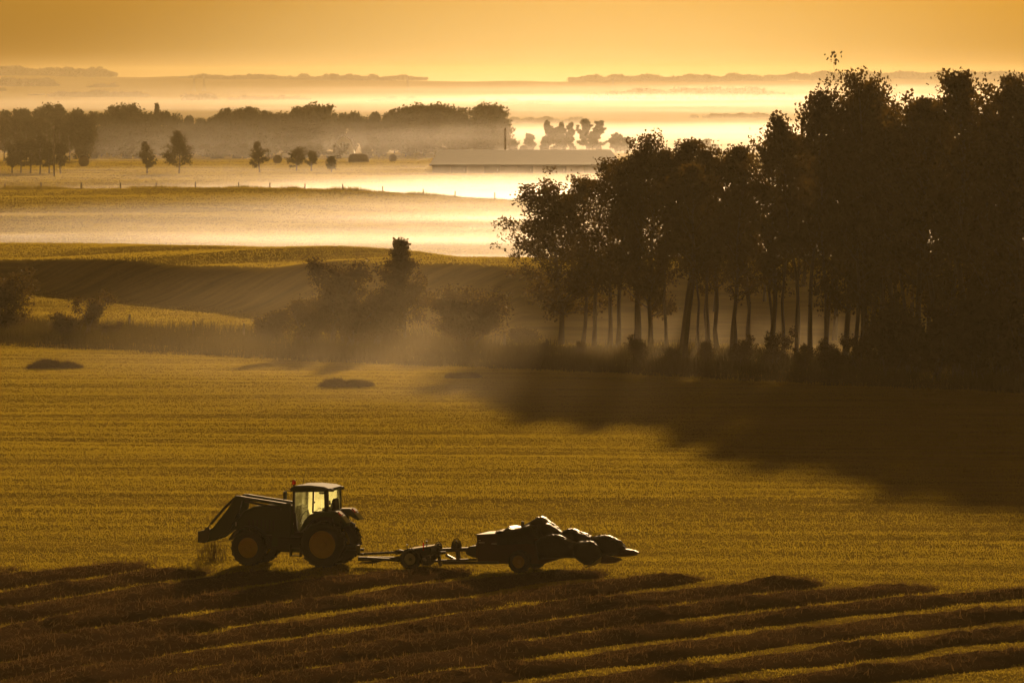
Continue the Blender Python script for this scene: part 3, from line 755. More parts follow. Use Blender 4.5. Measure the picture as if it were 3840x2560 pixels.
tops = [(20, 410, 1), (62, 400, 0), (100, 405, 3), (140, 398, 0), (195, 392, 2), (232, 390, 1), (265, 405, 0), (300, 402, 3), (345, 420, 0), (395, 408, 0), (445, 393, 4), (480, 395, 2), (520, 408, 0),
        (555, 425, 2), (596, 393, 's'), (625, 420, 2), (665, 455, 0), (715, 430, 1), (752, 442, 0), (790, 430, 3), (815, 425, 1), (850, 408, 0), (885, 412, 2), (925, 402, 1), (960, 400, 0), (1000, 406, 0), (1035, 425, 3),
        (1080, 425, 2), (1125, 402, 0), (1165, 390, 4), (1210, 398, 2), (1250, 415, 0), (1290, 418, 1), (1325, 412, 3), (1365, 425, 0), (1412, 408, 1), (1450, 420, 3), (1480, 405, 1), (1530, 400, 2), (1580, 392, 4), (1630, 390, 4),
        (1690, 398, 2), (1740, 415, 0), (1800, 395, 4), (1845, 392, 2), (1880, 420, 0)]
for i, (px, top, v) in enumerate(tops):
    far = px < 330
    lab = f'hazy round-crowned belt tree, {ordn[i % 20]} crown {"from the left edge" if i < 20 else ("past the low notch in the belt" if i < 40 else "of its right end by the pole")}'
    if v == 's': lab = 'dark pointed spruce rising out of the hazy tree belt'
    belt(px, 585, top, v, lab, Y=(1560 if far else 1440+((i*29) % 50)), wide=(1.15 if v in (2, 4) else .78))
# second line: lower, nearer scrub in front of the belt
low = [(15, 455, 0), (60, 452, 1), (100, 458, 3), (140, 450, 1), (180, 462, 3), (225, 450, 1), (262, 452, 3), (300, 425, 2), (345, 500, 0), (380, 475, 1), (425, 470, 2), (480, 470, 0), (540, 485, 2), (590, 490, 0), (640, 490, 2), (700, 480, 0), (760, 470, 2),
       (840, 470, 0), (910, 460, 2), (1000, 470, 0), (1090, 465, 2), (1180, 460, 0), (1420, 470, 2), (1520, 470, 0), (1620, 460, 2), (1720, 470, 0), (1820, 470, 2)]
for i, (px, top, v) in enumerate(low):
    near = px < 330
    lab = (f'dark upright tree behind the left pasture clump, {ordn[i]} from the left edge' if near else f'lower hazy tree in front of the main belt, {ordn[i-8]} after the dark left-hand block')
    belt(px, 585, top, 10+i % 3 if near and i < 7 else v, lab, Y=1330 if near else 1410, wide=1.1 if near else 1.5)
shr = [(350, 540, 20), (475, 545, 28), (525, 548, 20), (560, 545, 18), (800, 540, 24), (830, 538, 18), (890, 548, 14), (920, 540, 20), (1135, 535, 24), (1175, 535, 26), (1272, 538, 24), (1370, 545, 18), (1240, 560, 14)]
for i, (px, top, w) in enumerate(shr):
    pasture(px, 580, top, 430+i, w, f'low hazy shrub at the foot of the belt, {ordn[i]} from the left', 'round', .03, 3, 18, 14, .6, Y=1370, name='belt_shrub')
# loose far trees right of the barn pole
for i, (px, top, w, p, lab) in enumerate([(1985, 500, 22, 'round', 'lone small tree right of the pole in the pale mist'), (2052, 452, 20, 'oval', 'slim hazy tree, first of the loose group above the barn'),
        (2085, 478, 20, 'oval', 'short hazy tree, second of the loose group above the barn'), (2112, 458, 20, 'oval', 'hazy tree in the middle of the loose group above the barn'), (2138, 460, 18, 'oval', 'hazy tree closing the loose group above the barn on the right'),
        (2200, 446, 32, 'round', 'broad hazy tree, left half of the big pair above the barn end'), (2238, 452, 30, 'round', 'broad hazy tree, right half of the big pair above the barn end'),
        (2310, 498, 30, 'round', 'low hazy tree just right of the big pair'), (2350, 515, 22, 'round', 'low hazy shrub far right of the big pair, before the grove dome'),
        (2640, 520, 26, 'oval', 'pale tree showing behind the dip in the grove outline'), (2675, 540, 20, 'oval', 'pale thin tree second behind the dip in the grove outline')]):
    pasture(px, 590, top, 450+i, w, lab, p, .12, nl=22, per=14, leaf=.7, Y=1520, name='hazy_tree')

# strips of far woodland: one mass each
def strip(px0, px1, base, top, Y, label, seed, rag=.9):
    r = np.random.default_rng(seed); x0, x1 = gx(px0, Y), gx(px1, Y); n = int(max(40, abs(px1-px0)*1.6))
    xs = r.uniform(x0, x1, n); zb = float(ground_z((x0+x1)/2, Y)); H = (base-top)/F*Y
    t = (xs-x0)/(x1-x0); env = np.clip(np.minimum(t, 1-t)*9, .25, 1)**.6
    hs = H*env*(.25+rag*vnoise(xs/(H*1.8)+seed*5, xs*0+seed)**1.3+.4*vnoise(xs/(H*.7)+seed*9, xs*0+seed)+.15*r.random(n))
    zbase = np.maximum(zb, gz(base, Y)-1.0)
    C = []; 
    for k in range(3):
        C.append(np.stack([xs+r.normal(0, H*.25, n), Y+r.normal(0, 10, n), zbase+hs*r.uniform(.05, .92, n)], 1))
    C = np.concatenate(C)
    LV = leaves(C, np.full(len(C), H*.14), 9, H*.28, r)
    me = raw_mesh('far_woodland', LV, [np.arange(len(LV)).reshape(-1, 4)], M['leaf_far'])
    tag(obj('far_woodland', me), label, 'woodland', 'strips of far woodland', 'stuff')
strip(190, 550, 362, 340, 3900, 'long low wood standing in the mist, below the left end of the ridge', 1)
strip(-60, 200, 320, 288, 4700, 'dark wood along the left end of the far ridge', 2)
strip(-40, 20, 340, 325, 4300, 'tiny wood at the left edge under the ridge', 3)
strip(110, 165, 358, 350, 4000, 'short low thicket left of the long misty wood', 4)
strip(340, 440, 326, 314, 4600, 'thin thicket on the slope right of the left ridge wood', 5)
strip(690, 810, 372, 350, 3700, 'faint thicket with one taller tree in the mist under the pylons', 6, .8)
strip(860, 1160, 378, 364, 3700, 'pale broken hedge line in the mist right of the pylon thicket', 7)
strip(1380, 1580, 382, 368, 3600, 'faint thicket in the mist above the right dome of the belt', 8)
strip(1780, 2060, 388, 372, 3500, 'faint hedge line right of centre in the mist', 9)
strip(2220, 2960, 385, 340, 3700, 'long pale wood in the mist left of the tallest poplar', 10, .9)
strip(2640, 2900, 444, 428, 2900, 'low wood in the mist beside the tallest poplar', 11)
strip(2590, 2615, 446, 434, 2900, 'tiny bush in the mist left of the low wood by the tallest poplar', 12)
strip(1900, 2200, 458, 440, 2700, 'very faint rise of scrub above the loose trees', 13)
strip(640, 1600, 300, 284, 5300, 'ragged skyline wood on the middle of the far ridge', 14, .9)
strip(2140, 2900, 312, 288, 5300, 'skyline wood on the right part of the far ridge', 15, .6)
strip(-100, 420, 300, 268, 5450, 'skyline wood on the left part of the far ridge', 16, .5)
strip(2880, 3950, 312, 284, 5400, 'skyline wood behind the tallest poplar and the right block', 17, .5)
# ------------------------------------------------------------------ fence posts, poles, bales, buildings, pylons
def post(X, Y, h, r, label, group, lean=0.0, seed=0):
    b = MB(); z = float(ground_z(X, Y, True)); n = 5
    b.tube([(lean*h*i/(n-1)+.012*math.sin(i*2+seed), 0, -.3+(h+.3)*i/(n-1)) for i in range(n)], [r*1.05, r, r*.97, r*.95, r*.85], 8)
    o = b.build('fence_post', M['wood'], None, False, (X, Y, z)); tag(o, label, 'fence post', group)
for i, (px, base, top, lab) in enumerate([(483, 1232, 1199, 'old fence post on the verge, nearest to the twiggy bush'), (726, 1258, 1221, 'old fence post midway between twiggy bush and misty clump'),
        (912, 1268, 1233, 'old fence post right beside the low rounded bush of the clump'), (1893, 1302, 1283, 'short fence post in the gap between misty clump and grove')]):
    Y = 384000/(base-300); X = gx(px, Y); zt = gz(top, Y)
    post(X, Y, max(.8, zt-float(ground_z(X, Y, True)))+.25, .085, lab, 'fence posts along the hedgerow', .03*(-1)**i, i)
for i, px in enumerate([18, 155, 304, 452, 585, 734, 894, 1013, 1143, 1286, 1434, 1588, 1706, 1856]):
    Y = 797.0; X = gx(px, Y)
    post(X, Y, .95+.2*((i*7) % 4)/4, .09, f'thin fence post on the misty crest, {ordn[i]} from the left', 'fence posts on the misty crest', .04*(-1)**i, i)

def pole(px, top, Y, label, r=.16, arm=False):
    X = gx(px, Y); z = float(ground_z(X, Y)); h = gz(top, Y)-z; b = MB()
    b.tube([(0, 0, -.5), (.03, 0, h*.5), (0, 0, h)], [r*1.15, r, r*.85], 10)
    t = thing('utility_pole', label, 'utility pole', (X, Y, z), 0, 'utility poles')
    b.build('pole_shaft', M['wood'], t)
    c = MB(); c.box((0, -.12, h-.35), (.5, .1, .12)); c.tube([(-.2, -.12, h-.3), (-.2, -.12, h-.05)], .05, 6); c.tube([(.2, -.12, h-.3), (.2, -.12, h-.05)], .05, 6)
    c.build('crossarm', M['wood'], t)
pole(203, 472, 1120, 'dark wooden utility pole standing in the left tree clump')
pole(1894, 482, 1235, 'thick wooden utility pole rising behind the long barn roof', .18)

M['bale'] = principled('bale_straw', (.16, .11, .05), .95, noise=(2.5, (.24, .17, .08), .5))
def bale(px, base, wpx, label, n=1, hpx=36):
    Y = ground_at(px, base); X = gx(px, Y); z = float(ground_z(X, Y)); rad = hpx/F*Y/2*1.08; Lg = wpx/F*Y
    t = thing('hay_bale', label, 'hay bale', (X, Y, z), 0, 'bales on the misty pasture')
    b = MB()
    # a round bale lying with its axis along the view (wide=False) or a row seen from the side
    prof = [(.01, -.75), (rad*.9, -.75), (rad*.98, -.6), (rad, 0), (rad*.98, .6), (rad*.9, .75), (.01, .75)]
    if n == 1: b.lathe(prof, (0, 0, rad*.9), 26)
    else:
        m = MB(); step = Lg/n
        for k in range(1): pass
        out = []
        for i in range(25):
            a = math.pi*i/24
            out.append((-math.copysign(abs(math.cos(a))**.55, math.cos(a))*Lg/2, rad*1.9*math.sin(a)**.5))
        b.prism(out, -1.1, 1.1, .35)
    b.build('straw_roll', M['bale'], t, True)
    c = MB()
    if n == 1:
        for y in (-.4, 0, .4): c.tube([(rad*1.01*math.cos(a), y, rad*.9+rad*1.01*math.sin(a)) for a in np.linspace(0, 2*math.pi, 22)], .015, 4)
    else:
        for x in (-.25, 0, .25): c.tube([(x*Lg, -1.12, .1), (x*Lg, -1.0, rad*1.75), (x*Lg, 1.0, rad*1.75)], .02, 4)
    c.build('twine', M['hay'], t)
bale(315, 623, 42, 'single dark round hay bale right of the left tree clump')
bale(1041, 612, 38, 'round hay bale just right of the conical pasture tree', hpx=30)
bale(1345, 608, 78, 'long low stack of hay bales in the middle of the pasture', 2, 32)
bale(1473, 606, 38, 'round hay bale between the long bale stack and the barn', hpx=26)
bale(1012, 598, 20, 'small faint hay bale half hidden behind the conical pasture tree', hpx=18)

# long barn
M['barn_wall'] = principled('barn_boards', (.16, .12, .08), .9, noise=(1.2, (.22, .17, .12)))
M['barn_roof'] = principled('barn_metal_roof', (.20, .195, .23), .7, noise=(.6, (.27, .255, .28)))
M['dark'] = principled('dark_opening', (.03, .025, .02), .9)
Yb = 1160.0
xl, xr = gx(1610, Yb), gx(2330, Yb); zb = float(ground_z((xl+xr)/2, Yb))-.1
ze, zt = gz(617, Yb), gz(561, Yb+20)
Wd = 40.0
t = thing('barn', 'long low barn with a pale metal roof standing in the bright mist', 'barn', ((xl+xr)/2, Yb, zb))
hx = (xr-xl)/2; he = ze-zb; ht = zt-zb
b = MB(); b.box((0, Wd/2, he/2), (2*hx-1.2, Wd-1.0, he)); b.build('wall', M['barn_wall'], t)
inset = gx(1648, Yb+20)-gx(1610, Yb)
b = MB(); A = [(-hx, -.3, he), (hx, -.3, he), (hx, Wd+.3, he), (-hx, Wd+.3, he), (-hx+inset, Wd/2, ht), (hx-inset, Wd/2, ht)]
A2 = [(x, y, z-.22) for x, y, z in A]
b.add(A+A2, [(0, 1, 5, 4), (2, 3, 4, 5), (1, 2, 5), (3, 0, 4), (6, 10, 11, 7), (8, 11, 10, 9), (7, 11, 8), (9, 10, 6), (0, 6, 7, 1), (1, 7, 8, 2), (2, 8, 9, 3), (3, 9, 6, 0)])
rf = b.build('roof', M['barn_roof'], t)
for k in range(5):
    x = -hx+6+k*(2*hx-12)/4
    b = MB(); b.box((x, .46, he*.42), (3.2, .12, he*.8)); d = b.build('sliding_door', M['dark'], t)
    b = MB(); b.box((x+1.1, .36, he*.4), (.08, .08, .4)); b.build('handle', M['barn_roof'], d)

# pale gabled house in front of the belt
M['pale'] = principled('pale_paint', (.75, .72, .66), .7, noise=(1.0, (.82, .8, .74)))
M['pale_roof'] = principled('pale_shingle', (.14, .12, .10), 1.0, spec=0.0, noise=(1.5, (.18, .16, .13)))
Yh = 1395.0; X = gx(1288, Yh); zb = float(ground_z(X, Yh)); s = Yh/F
t = thing('house', 'pale gambrel-roofed farmhouse half lost in the mist before the tree belt', 'house', (X, Yh, zb))
out = [(-48*s, 0), (-40*s, 30*s), (-26*s, 66*s), (0, 84*s), (26*s, 66*s), (40*s, 30*s), (48*s, 0)]
b = MB(); b.prism([(x*.93, max(0, z-.25)) for x, z in out], .2, 9.8); w = b.build('wall', M['pale'], t)
b = MB()
for (p, q) in zip(out[:-1], out[1:]):
    if p[1] == 0 or q[1] == 0: continue
    b.beam((p[0], 5, p[1]), (q[0], 5, q[1]), 10.6, .2)
b.build('roof', M['pale_roof'], t)
b = MB(); b.box((0, .15, 50*s), (10*s, .12, 14*s)); b.box((-14*s, .15, 18*s), (8*s, .12, 12*s)); b.box((16*s, .15, 18*s), (8*s, .12, 12*s)); b.build('window', M['dark'], t)
for (px, ww, hh, lab) in [(1075, 34, 24, 'small pale shed beside the low shrubs, left of the gambrel-roofed house'), (1610, 34, 20, 'row of pale low farm sheds left behind the barn'), (1838, 14, 13, 'tiny white shed in front of the right end of the belt')]:
    X = gx(px, Yh); zb = float(ground_z(X, Yh)); a = ww*s/2; h = hh*s
    t = thing('shed', lab, 'shed', (X, Yh, zb), 0, 'pale sheds by the belt')
    b = MB(); b.box((0, 2, h*.35), (2*a*.94, 4, h*.7)); b.build('wall', M['pale'], t)
    b = MB(); b.prism([(-a, h*.7), (0, h), (a, h*.7), (a*.9, h*.66), (0, h*.93), (-a*.9, h*.66)], -.2, 4.2); b.build('roof', M['pale_roof'], t)

# transmission towers on the far slope
M['steel'] = principled('grey_steel', (.2, .2, .2), .5, .6)
def pylon(px, base, top, label):
    Y = 4300.0; X = gx(px, Y); z = float(ground_z(X, Y)); H = max(4.0, gz(top, Y)-z); w = H*.10
    t = thing('pylon', label, 'pylon', (X, Y, z), 0, 'transmission towers on the far slope'); b = MB()
    for sx in (-1, 1):
        for sy in (-1, 1): b.tube([(sx*w, sy*w, 0), (sx*w*.3, sy*w*.3, H*.65), (0, 0, H)], .12, 5)
    for k in range(6):
        a0 = H*k/6*.95; a1 = H*(k+1)/6*.95; f = lambda q: w*(1-q/H*.95)
        b.tube([(-f(a0), -f(a0), a0), (f(a1), -f(a1), a1)], .07, 4); b.tube([(f(a0), f(a0), a0), (-f(a1), f(a1), a1)], .07, 4)
    b.build('lattice_mast', M['steel'], t)
    c = MB()
    for q, l in ((.70, .26), (.84, .21), (.95, .15)): c.box((0, 0, H*q), (H*l, .25, .22))
    c.build('crossarm', M['steel'], t)
pylon(729, 340, 283, 'faint pylon on the far slope, left one of the close pair')
pylon(766, 340, 284, 'faint pylon on the far slope, right one of the close pair')
pylon(1529, 345, 286, 'very faint pylon in the brightest mist right of centre')
pylon(2298, 340, 290, 'very faint pylon above the loose pale wood near the grove dome')
# ------------------------------------------------------------------ tractor
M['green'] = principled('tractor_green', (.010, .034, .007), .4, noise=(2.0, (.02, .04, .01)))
M['black'] = principled('black_plastic', (.012, .012, .012), .45)
M['rubber'] = principled('tyre_rubber', (.012, .011, .010), .85, noise=(9, (.03, .026, .02)))
M['yellow'] = principled('rim_yellow', (.62, .42, .015), .6, noise=(4, (.5, .33, .02)))
M['white_rim'] = principled('rim_white', (.6, .58, .52), .5, noise=(4, (.45, .42, .36)))
M['roof_green'] = principled('cab_roof', (.035, .05, .03), .75, spec=.06, noise=(1.5, (.06, .08, .05)))
M['metal'] = principled('worn_steel', (.07, .062, .05), .55, .3, noise=(5, (.05, .045, .04)))
M['chrome'] = principled('cylinder_rod', (.5, .5, .48), .15, 1.0)
M['seat'] = principled('seat_cloth', (.02, .02, .022), .9)
M['box'] = principled('implement_paint', (.05, .018, .012), .6, spec=.15, noise=(3, (.08, .03, .02)))
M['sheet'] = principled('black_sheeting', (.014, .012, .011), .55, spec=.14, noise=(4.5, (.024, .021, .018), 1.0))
M['panel'] = principled('pale_panel', (.42, .40, .36), .35, noise=(3, (.5, .48, .42)))
M['letter'] = principled('faded_lettering', (.45, .42, .38), .6)
def glow_plastic(name, col):
    m = bpy.data.materials.new(name); m.use_nodes = True; nt = m.node_tree; b = nt.nodes['Principled BSDF']
    b.inputs['Base Color'].default_value = (*col, 1); b.inputs['Roughness'].default_value = .2
    b.inputs['Transmission Weight'].default_value = .6
    return m
M['red'] = glow_plastic('red_lens', (.75, .03, .01))
def dusty_glass(lo, hi):
    m = bpy.data.materials.new('dusty_glass'); m.use_nodes = True; nt = m.node_tree; L = nt.links
    nt.nodes.remove(nt.nodes['Principled BSDF']); out = nt.nodes['Material Output']
    tc = nt.nodes.new('ShaderNodeTexCoord'); nz = nt.nodes.new('ShaderNodeTexNoise'); nz.inputs['Scale'].default_value = 2.2; nz.inputs['Detail'].default_value = 6
    L.new(tc.outputs['Object'], nz.inputs['Vector'])
    mr = nt.nodes.new('ShaderNodeMapRange'); mr.inputs[1].default_value = .3; mr.inputs[2].default_value = .7; mr.inputs[3].default_value = lo; mr.inputs[4].default_value = hi
    L.new(nz.outputs[0], mr.inputs[0])
    tr = nt.nodes.new('ShaderNodeBsdfTransparent'); tr.inputs[0].default_value = (.92, .96, .82, 1)
    tl = nt.nodes.new('ShaderNodeBsdfTranslucent'); tl.inputs[0].default_value = (.98, .98, .78, 1)
    ms = nt.nodes.new('ShaderNodeMixShader'); L.new(mr.outputs[0], ms.inputs[0]); L.new(tr.outputs[0], ms.inputs[1]); L.new(tl.outputs[0], ms.inputs[2])
    gl = nt.nodes.new('ShaderNodeBsdfGlossy'); gl.inputs['Roughness'].default_value = .05
    m2 = nt.nodes.new('ShaderNodeMixShader'); m2.inputs[0].default_value = .05; L.new(ms.outputs[0], m2.inputs[1]); L.new(gl.outputs[0], m2.inputs[2])
    L.new(m2.outputs[0], out.inputs['Surface']); return m
M['glass'] = dusty_glass(.12, .30)
M['glass_dusty'] = dusty_glass(.55, .8)

YAW = R(-16.5)
tx, ty = -6.70, 210.07
tz = float(ground_z(tx, ty, True))
TR = thing('tractor', 'dark green farm tractor with front loader, dusty cab glass and red beacon, facing left', 'tractor', (tx, ty, tz), YAW)

def P(zx, zy, v):
    """a point of the close-up of the tractor, at lateral offset v, in tractor space"""
    w = (zx-1720)*.003044-(v+.85)*.296
    base = 1262+.0333*(zx-1720)
    return Vector((w, v, (base-zy)*.002926-(v+.85)*.082))
def P2(zx, zy, v): p = P(zx, zy, v); return (p.x, p.z)

def tyre(parent, c, r, wid, rim_r, rim_mat, lugs=20, name='wheel', bolts=8):
    h = wid/2; w = thing(name, None, None, (0, 0, 0)); w.parent = parent; w.location = c
    b = MB()
    b.lathe([(rim_r, -h*.82), (rim_r*1.06, -h*.98), ((r+rim_r)/2, -h*1.08), (r*.90, -h), (r*.955, -h*.75), (r*.965, 0), (r*.955, h*.75), (r*.90, h), ((r+rim_r)/2, h*1.08), (rim_r*1.06, h*.98), (rim_r, h*.82)], (0, 0, 0), 56)
    for k in range(lugs):
        for s in (-1, 1):
            a = 2*math.pi*(k+(.5 if s > 0 else 0))/lugs; a2 = a+s*0+.16
            p0 = Vector((math.cos(a)*r*.965, s*h*1.0, math.sin(a)*r*.965)); p1 = Vector((math.cos(a2)*r*.985, s*h*.05, math.sin(a2)*r*.985))
            d = (p1-p0); L = d.length; d.normalize(); n = ((p0+p1)/2); n.y = 0; n.normalize(); n = (n-d*n.dot(d)).normalized(); sd = d.cross(n)
            b.box((p0+p1)/2, (L, r*.055, r*.05), Matrix((d, sd, n)).transposed())
    b.build('tyre', M['rubber'], w)
    b = MB()
    for s in (-1, 1):
        b.lathe([(rim_r*1.02, s*h*.86), (rim_r*.97, s*h*.9), (rim_r*.93, s*h*.6), (rim_r*.86, s*h*.45), (rim_r*.55, s*h*.55), (rim_r*.5, s*h*.35), (.02, s*h*.35)], (0, 0, 0), 40)
    b.build('rim', rim_mat, w, True)
    b = MB(); s = -1
    b.lathe([(rim_r*.26, s*h*.3), (rim_r*.26, s*h*.62), (rim_r*.18, s*h*.72), (.01, s*h*.72)], (0, 0, 0), 20)
    for k in range(bolts):
        a = 2*math.pi*k/bolts; b.tube([(math.cos(a)*rim_r*.39, s*h*.3, math.sin(a)*rim_r*.39), (math.cos(a)*rim_r*.39, s*h*.46, math.sin(a)*rim_r*.39)], rim_r*.035, 6)
    b.build('hub', M['metal'] if rim_mat is not M['yellow'] else M['yellow'], w)
    return w
for v in (-.85, .85): tyre(TR, (0, v, .875), .875, .46, .50, M['yellow'], 20, 'rear_wheel')
for v in (-.80, .80): tyre(TR, (-2.92, v, .685), .685, .38, .37, M['yellow'], 18, 'front_wheel')

b = MB()
b.box((-1.6, 0, .85), (3.3, .56, .50)); b.box((-.2, 0, .95), (1.3, .62, .7)); b.box((0, 0, .875), (.42, 1.25, .34)); b.box((-2.92, 0, .68), (.22, 1.3, .22))
b.box((-3.45, 0, .95), (.5, .6, .5)); b.box((.75, 0, .62), (.6, .5, .35)); b.box((-2.0, 0, 1.2), (2.2, .5, .5))
b.build('chassis', M['black'], TR)
b = MB(); b.box((-1.25, -.58, .82), (1.15, .34, .55)); b.build('fuel_tank', M['black'], TR)
b = MB()
for z in (.42, .70): b.box((-1.10, -.80, z), (.40, .26, .03))
b.box((-1.30, -.80, .62), (.03, .24, .46)); b.box((-.91, -.80, .62), (.03, .24, .46)); b.build('step', M['metal'], TR)
# bonnet
b = MB()
b.prism([(-1.05, 1.15), (-1.05, 2.24), (-2.0, 2.26), (-2.9, 2.18), (-3.3, 2.0), (-3.56, 1.66), (-3.62, 1.28), (-3.40, 1.08)], -.42, .42, .10)
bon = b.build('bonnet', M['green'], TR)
b = MB()
for s in (-1, 1):
    for k in range(7): b.box((-2.1-.16*k, s*.425, 1.5-.0*k), (.05, .02, .42))
b.build('side_grille', M['black'], bon)
b = MB()
for s in (-1, 1): b.box((-3.61, s*.22, 1.5), (.05, .22, .14))
b.build('headlight', M['panel'], bon)
b = MB()
for v in (-.80, .80):
    o = []
    for k in range(11):
        a = R(20+k*14); o.append((-2.92+.80*math.cos(a), .685+.80*math.sin(a)))
    o += [(x+(-2.92-x)*.05, z-(z-.685)*.05) for x, z in o[::-1]]
    b.prism(o, v-.2, v+.2)
b.build('front_fender', M['black'], TR)

# cab
CAB = thing('cab', None, None); CAB.parent = TR
hw = .75
def quad(b, pts, th=.012):
    pts = [Vector(p) for p in pts]; n = (pts[1]-pts[0]).cross(pts[2]-pts[0]).normalized()*th
    k = len(pts); b.add([p for p in pts]+[p+n for p in pts], [tuple(range(k))[::-1], tuple(range(k, 2*k))]+[(i, (i+1) % k, k+(i+1) % k, k+i) for i in range(k)])
A0, A1 = P2(1335, 560, -hw), P2(1342, 285, -hw)       # front pillar foot, head
B0, B1 = P2(1580, 556, -hw), P2(1588, 285, -hw)
C0, C1 = P2(1758, 560, -hw), P2(1752, 285, -hw)
F0 = P2(1330, 800, -hw)
b = MB()
for v in (-hw, hw):
    b.beam((A0[0], v, A0[1]), (A1[0], v, A1[1]), .07, .09); b.beam((B0[0], v, B0[1]), (B1[0], v, B1[1]), .06, .055)
    b.beam((C0[0], v, C0[1]), (C1[0], v, C1[1]), .07, .16)
    b.beam((A0[0]+.02, v*.97, A0[1]), (F0[0]+.10, v*.97, F0[1]), .07, .12)
    b.beam((A1[0]-.04, v, A1[1]+.0), (C1[0]+.08, v, C1[1]), .08, .09)
    b.beam((B0[0]-.03, v, B0[1]+.0), (C0[0]+.08, v, C0[1]), .06, .07)
for (x, z) in (A1, C1): b.beam((x, -hw, z), (x, hw, z), .08, .09)
for (x, z) in ((A0[0], A0[1]-.55), C0): b.beam((x, -hw, z), (x, hw, z), .08, .08)
cabf = b.build('frame', M['black'], CAB)
# lower cab: floor, front wall, seat box
b = MB(); b.box((-.55, 0, 1.22), (1.35, 1.30, .14)); b.box((A0[0]+.03, 0, 1.66), (.08, 1.0, .80)); b.box((-.12, 0, 1.62), (.70, 1.30, .84)); b.box((.24, 0, 1.75), (.06, 1.30, .65))
b.build('lower_body', M['black'], CAB)
for v in (-hw, hw):
    b = MB(); q = [P2(1352, 552, -hw), P2(1362, 292, -hw), P2(1574, 292, -hw), P2(1568, 545, -hw), P2(1500, 640, -hw), P2(1425, 778, -hw), P2(1385, 778, -hw), P2(1400, 690, -hw)]
    quad(b, [(x, v, z) for x, z in q]); d = b.build('door_glass', M['glass_dusty' if v > 0 else 'glass'], CAB)
    b = MB(); b.tube([(P2(1528, 548, -hw)[0], v, P2(1528, 548, -hw)[1]), (P2(1490, 540, -hw)[0], v*1.02, P2(1490, 540, -hw)[1]), (P2(1440, 600, -hw)[0], v*1.02, P2(1440, 600, -hw)[1]), (P2(1408, 720, -hw)[0], v*1.01, P2(1408, 720, -hw)[1])], .014, 6)
    b.box((P2(1602, 432, -hw)[0], v*1.02, P2(1602, 432, -hw)[1]), (.05, .04, .06)); b.build('handle', M['black'], d)
    b = MB(); q = [P2(1597, 548, -hw), P2(1605, 292, -hw), P2(1728, 292, -hw), P2(1730, 520, -hw)]
    quad(b, [(x, v, z) for x, z in q]); b.build('side_window', M['glass_dusty' if v > 0 else 'glass'], CAB)
b = MB(); quad(b, [(A0[0]-.02, -hw+.05, A0[1]-.45), (A1[0]-.02, -hw+.05, A1[1]-.05), (A1[0]-.02, hw-.05, A1[1]-.05), (A0[0]-.02, hw-.05, A0[1]-.45)]); b.build('windscreen', M['glass_dusty'], CAB)
b = MB(); quad(b, [(C0[0]+.05, -hw+.08, C0[1]+.05), (C1[0]+.05, -hw+.08, C1[1]-.05), (C1[0]+.05, hw-.08, C1[1]-.05), (C0[0]+.05, hw-.08, C0[1]+.05)]); b.build('rear_window', M['glass'], CAB)
ra, rb = P2(1290, 262, -hw)[0], P2(1778, 262, -hw)[0]
z0, z1 = P2(1500, 292, -hw)[1], P2(1500, 222, -hw)[1]
b = MB()
o = [(ra+.02, z0), (ra-.02, z0+.07), (ra+.06, z1-.06), (ra+.22, z1), ((ra+rb)/2, z1+.02), (rb-.18, z1-.02), (rb+.02, z1-.09), (rb+.04, z0+.05), (rb, z0)]
b.prism(o, -hw-.08, hw+.08, .09); roof = b.build('roof', M['roof_green'], CAB, False)
b = MB(); b.box(P(1690, 318, -hw)+Vector((0, .04, 0)), (.20, .02, .07)); b.build('sun_label', M['black'], CAB)
# driver's place
b = MB(); b.prism([(-.28, 2.02), (-.28, 2.16), (.02, 2.20), (.10, 2.26), (.16, 2.52), (.22, 2.52), (.26, 2.2), (.22, 2.02)], -.25, .25, .05)
b.prism([(.02, 2.28), (.0, 2.44), (.05, 2.46), (.08, 2.30)], -.30, -.22); b.build('seat', M['seat'], CAB)
b = MB(); c = P(1440, 487, 0.0); n = 20
b.tube([c+Vector((.17*math.cos(2*math.pi*k/n), .19*math.sin(2*math.pi*k/n), -.07*math.cos(2*math.pi*k/n))) for k in range(n+1)], .016, 6)
b.beam(c, c+Vector((-.18, 0, -.4)), .05, .05); b.box(c+Vector((-.24, 0, -.35)), (.22, .36, .45)); b.build('steering_wheel', M['black'], CAB)
# lamps, mirrors, aerial
b = MB(); bx = P(1335, 210, -hw)
b.tube([bx+Vector((0, .02, -.14)), bx+Vector((0, .02, .03))], .035, 8); b.build('beacon_stem', M['black'], CAB)
b = MB(); b.lathe([(.075, 0), (.08, .05), (.07, .12), (.04, .17), (.01, .18)], (0, 0, 0), 18)
be = b.build('beacon', M['red'], CAB, True); be.rotation_euler = (math.pi/2, 0, 0); be.location = bx+Vector((0, .02, .02))
b = MB(); p0 = P(1440, 215, -.2); b.tube([p0+Vector((0, 0, -.03)), p0+Vector((.07, 0, .33)), p0+Vector((.17, 0, .66))], [.012, .007, .004], 5); b.build('aerial', M['black'], CAB)
for s in (-1, 1):
    b = MB(); m0 = P(1318, 290, -hw); m1 = P(1242, 275, -hw); m2 = P(1240, 330, -hw)
    pts = [Vector((p.x, s*(hw+.0+.16*i), p.z)) for i, p in enumerate((m0, m1, m2))]
    b.tube(pts, .016, 6); arm = b.build('mirror_arm', M['black'], CAB)
    b = MB(); mc = P(1259, 335, -hw); b.box((mc.x, s*(hw+.30), mc.z), (.09, .2, .30)); b.build('mirror', M['black'], arm)
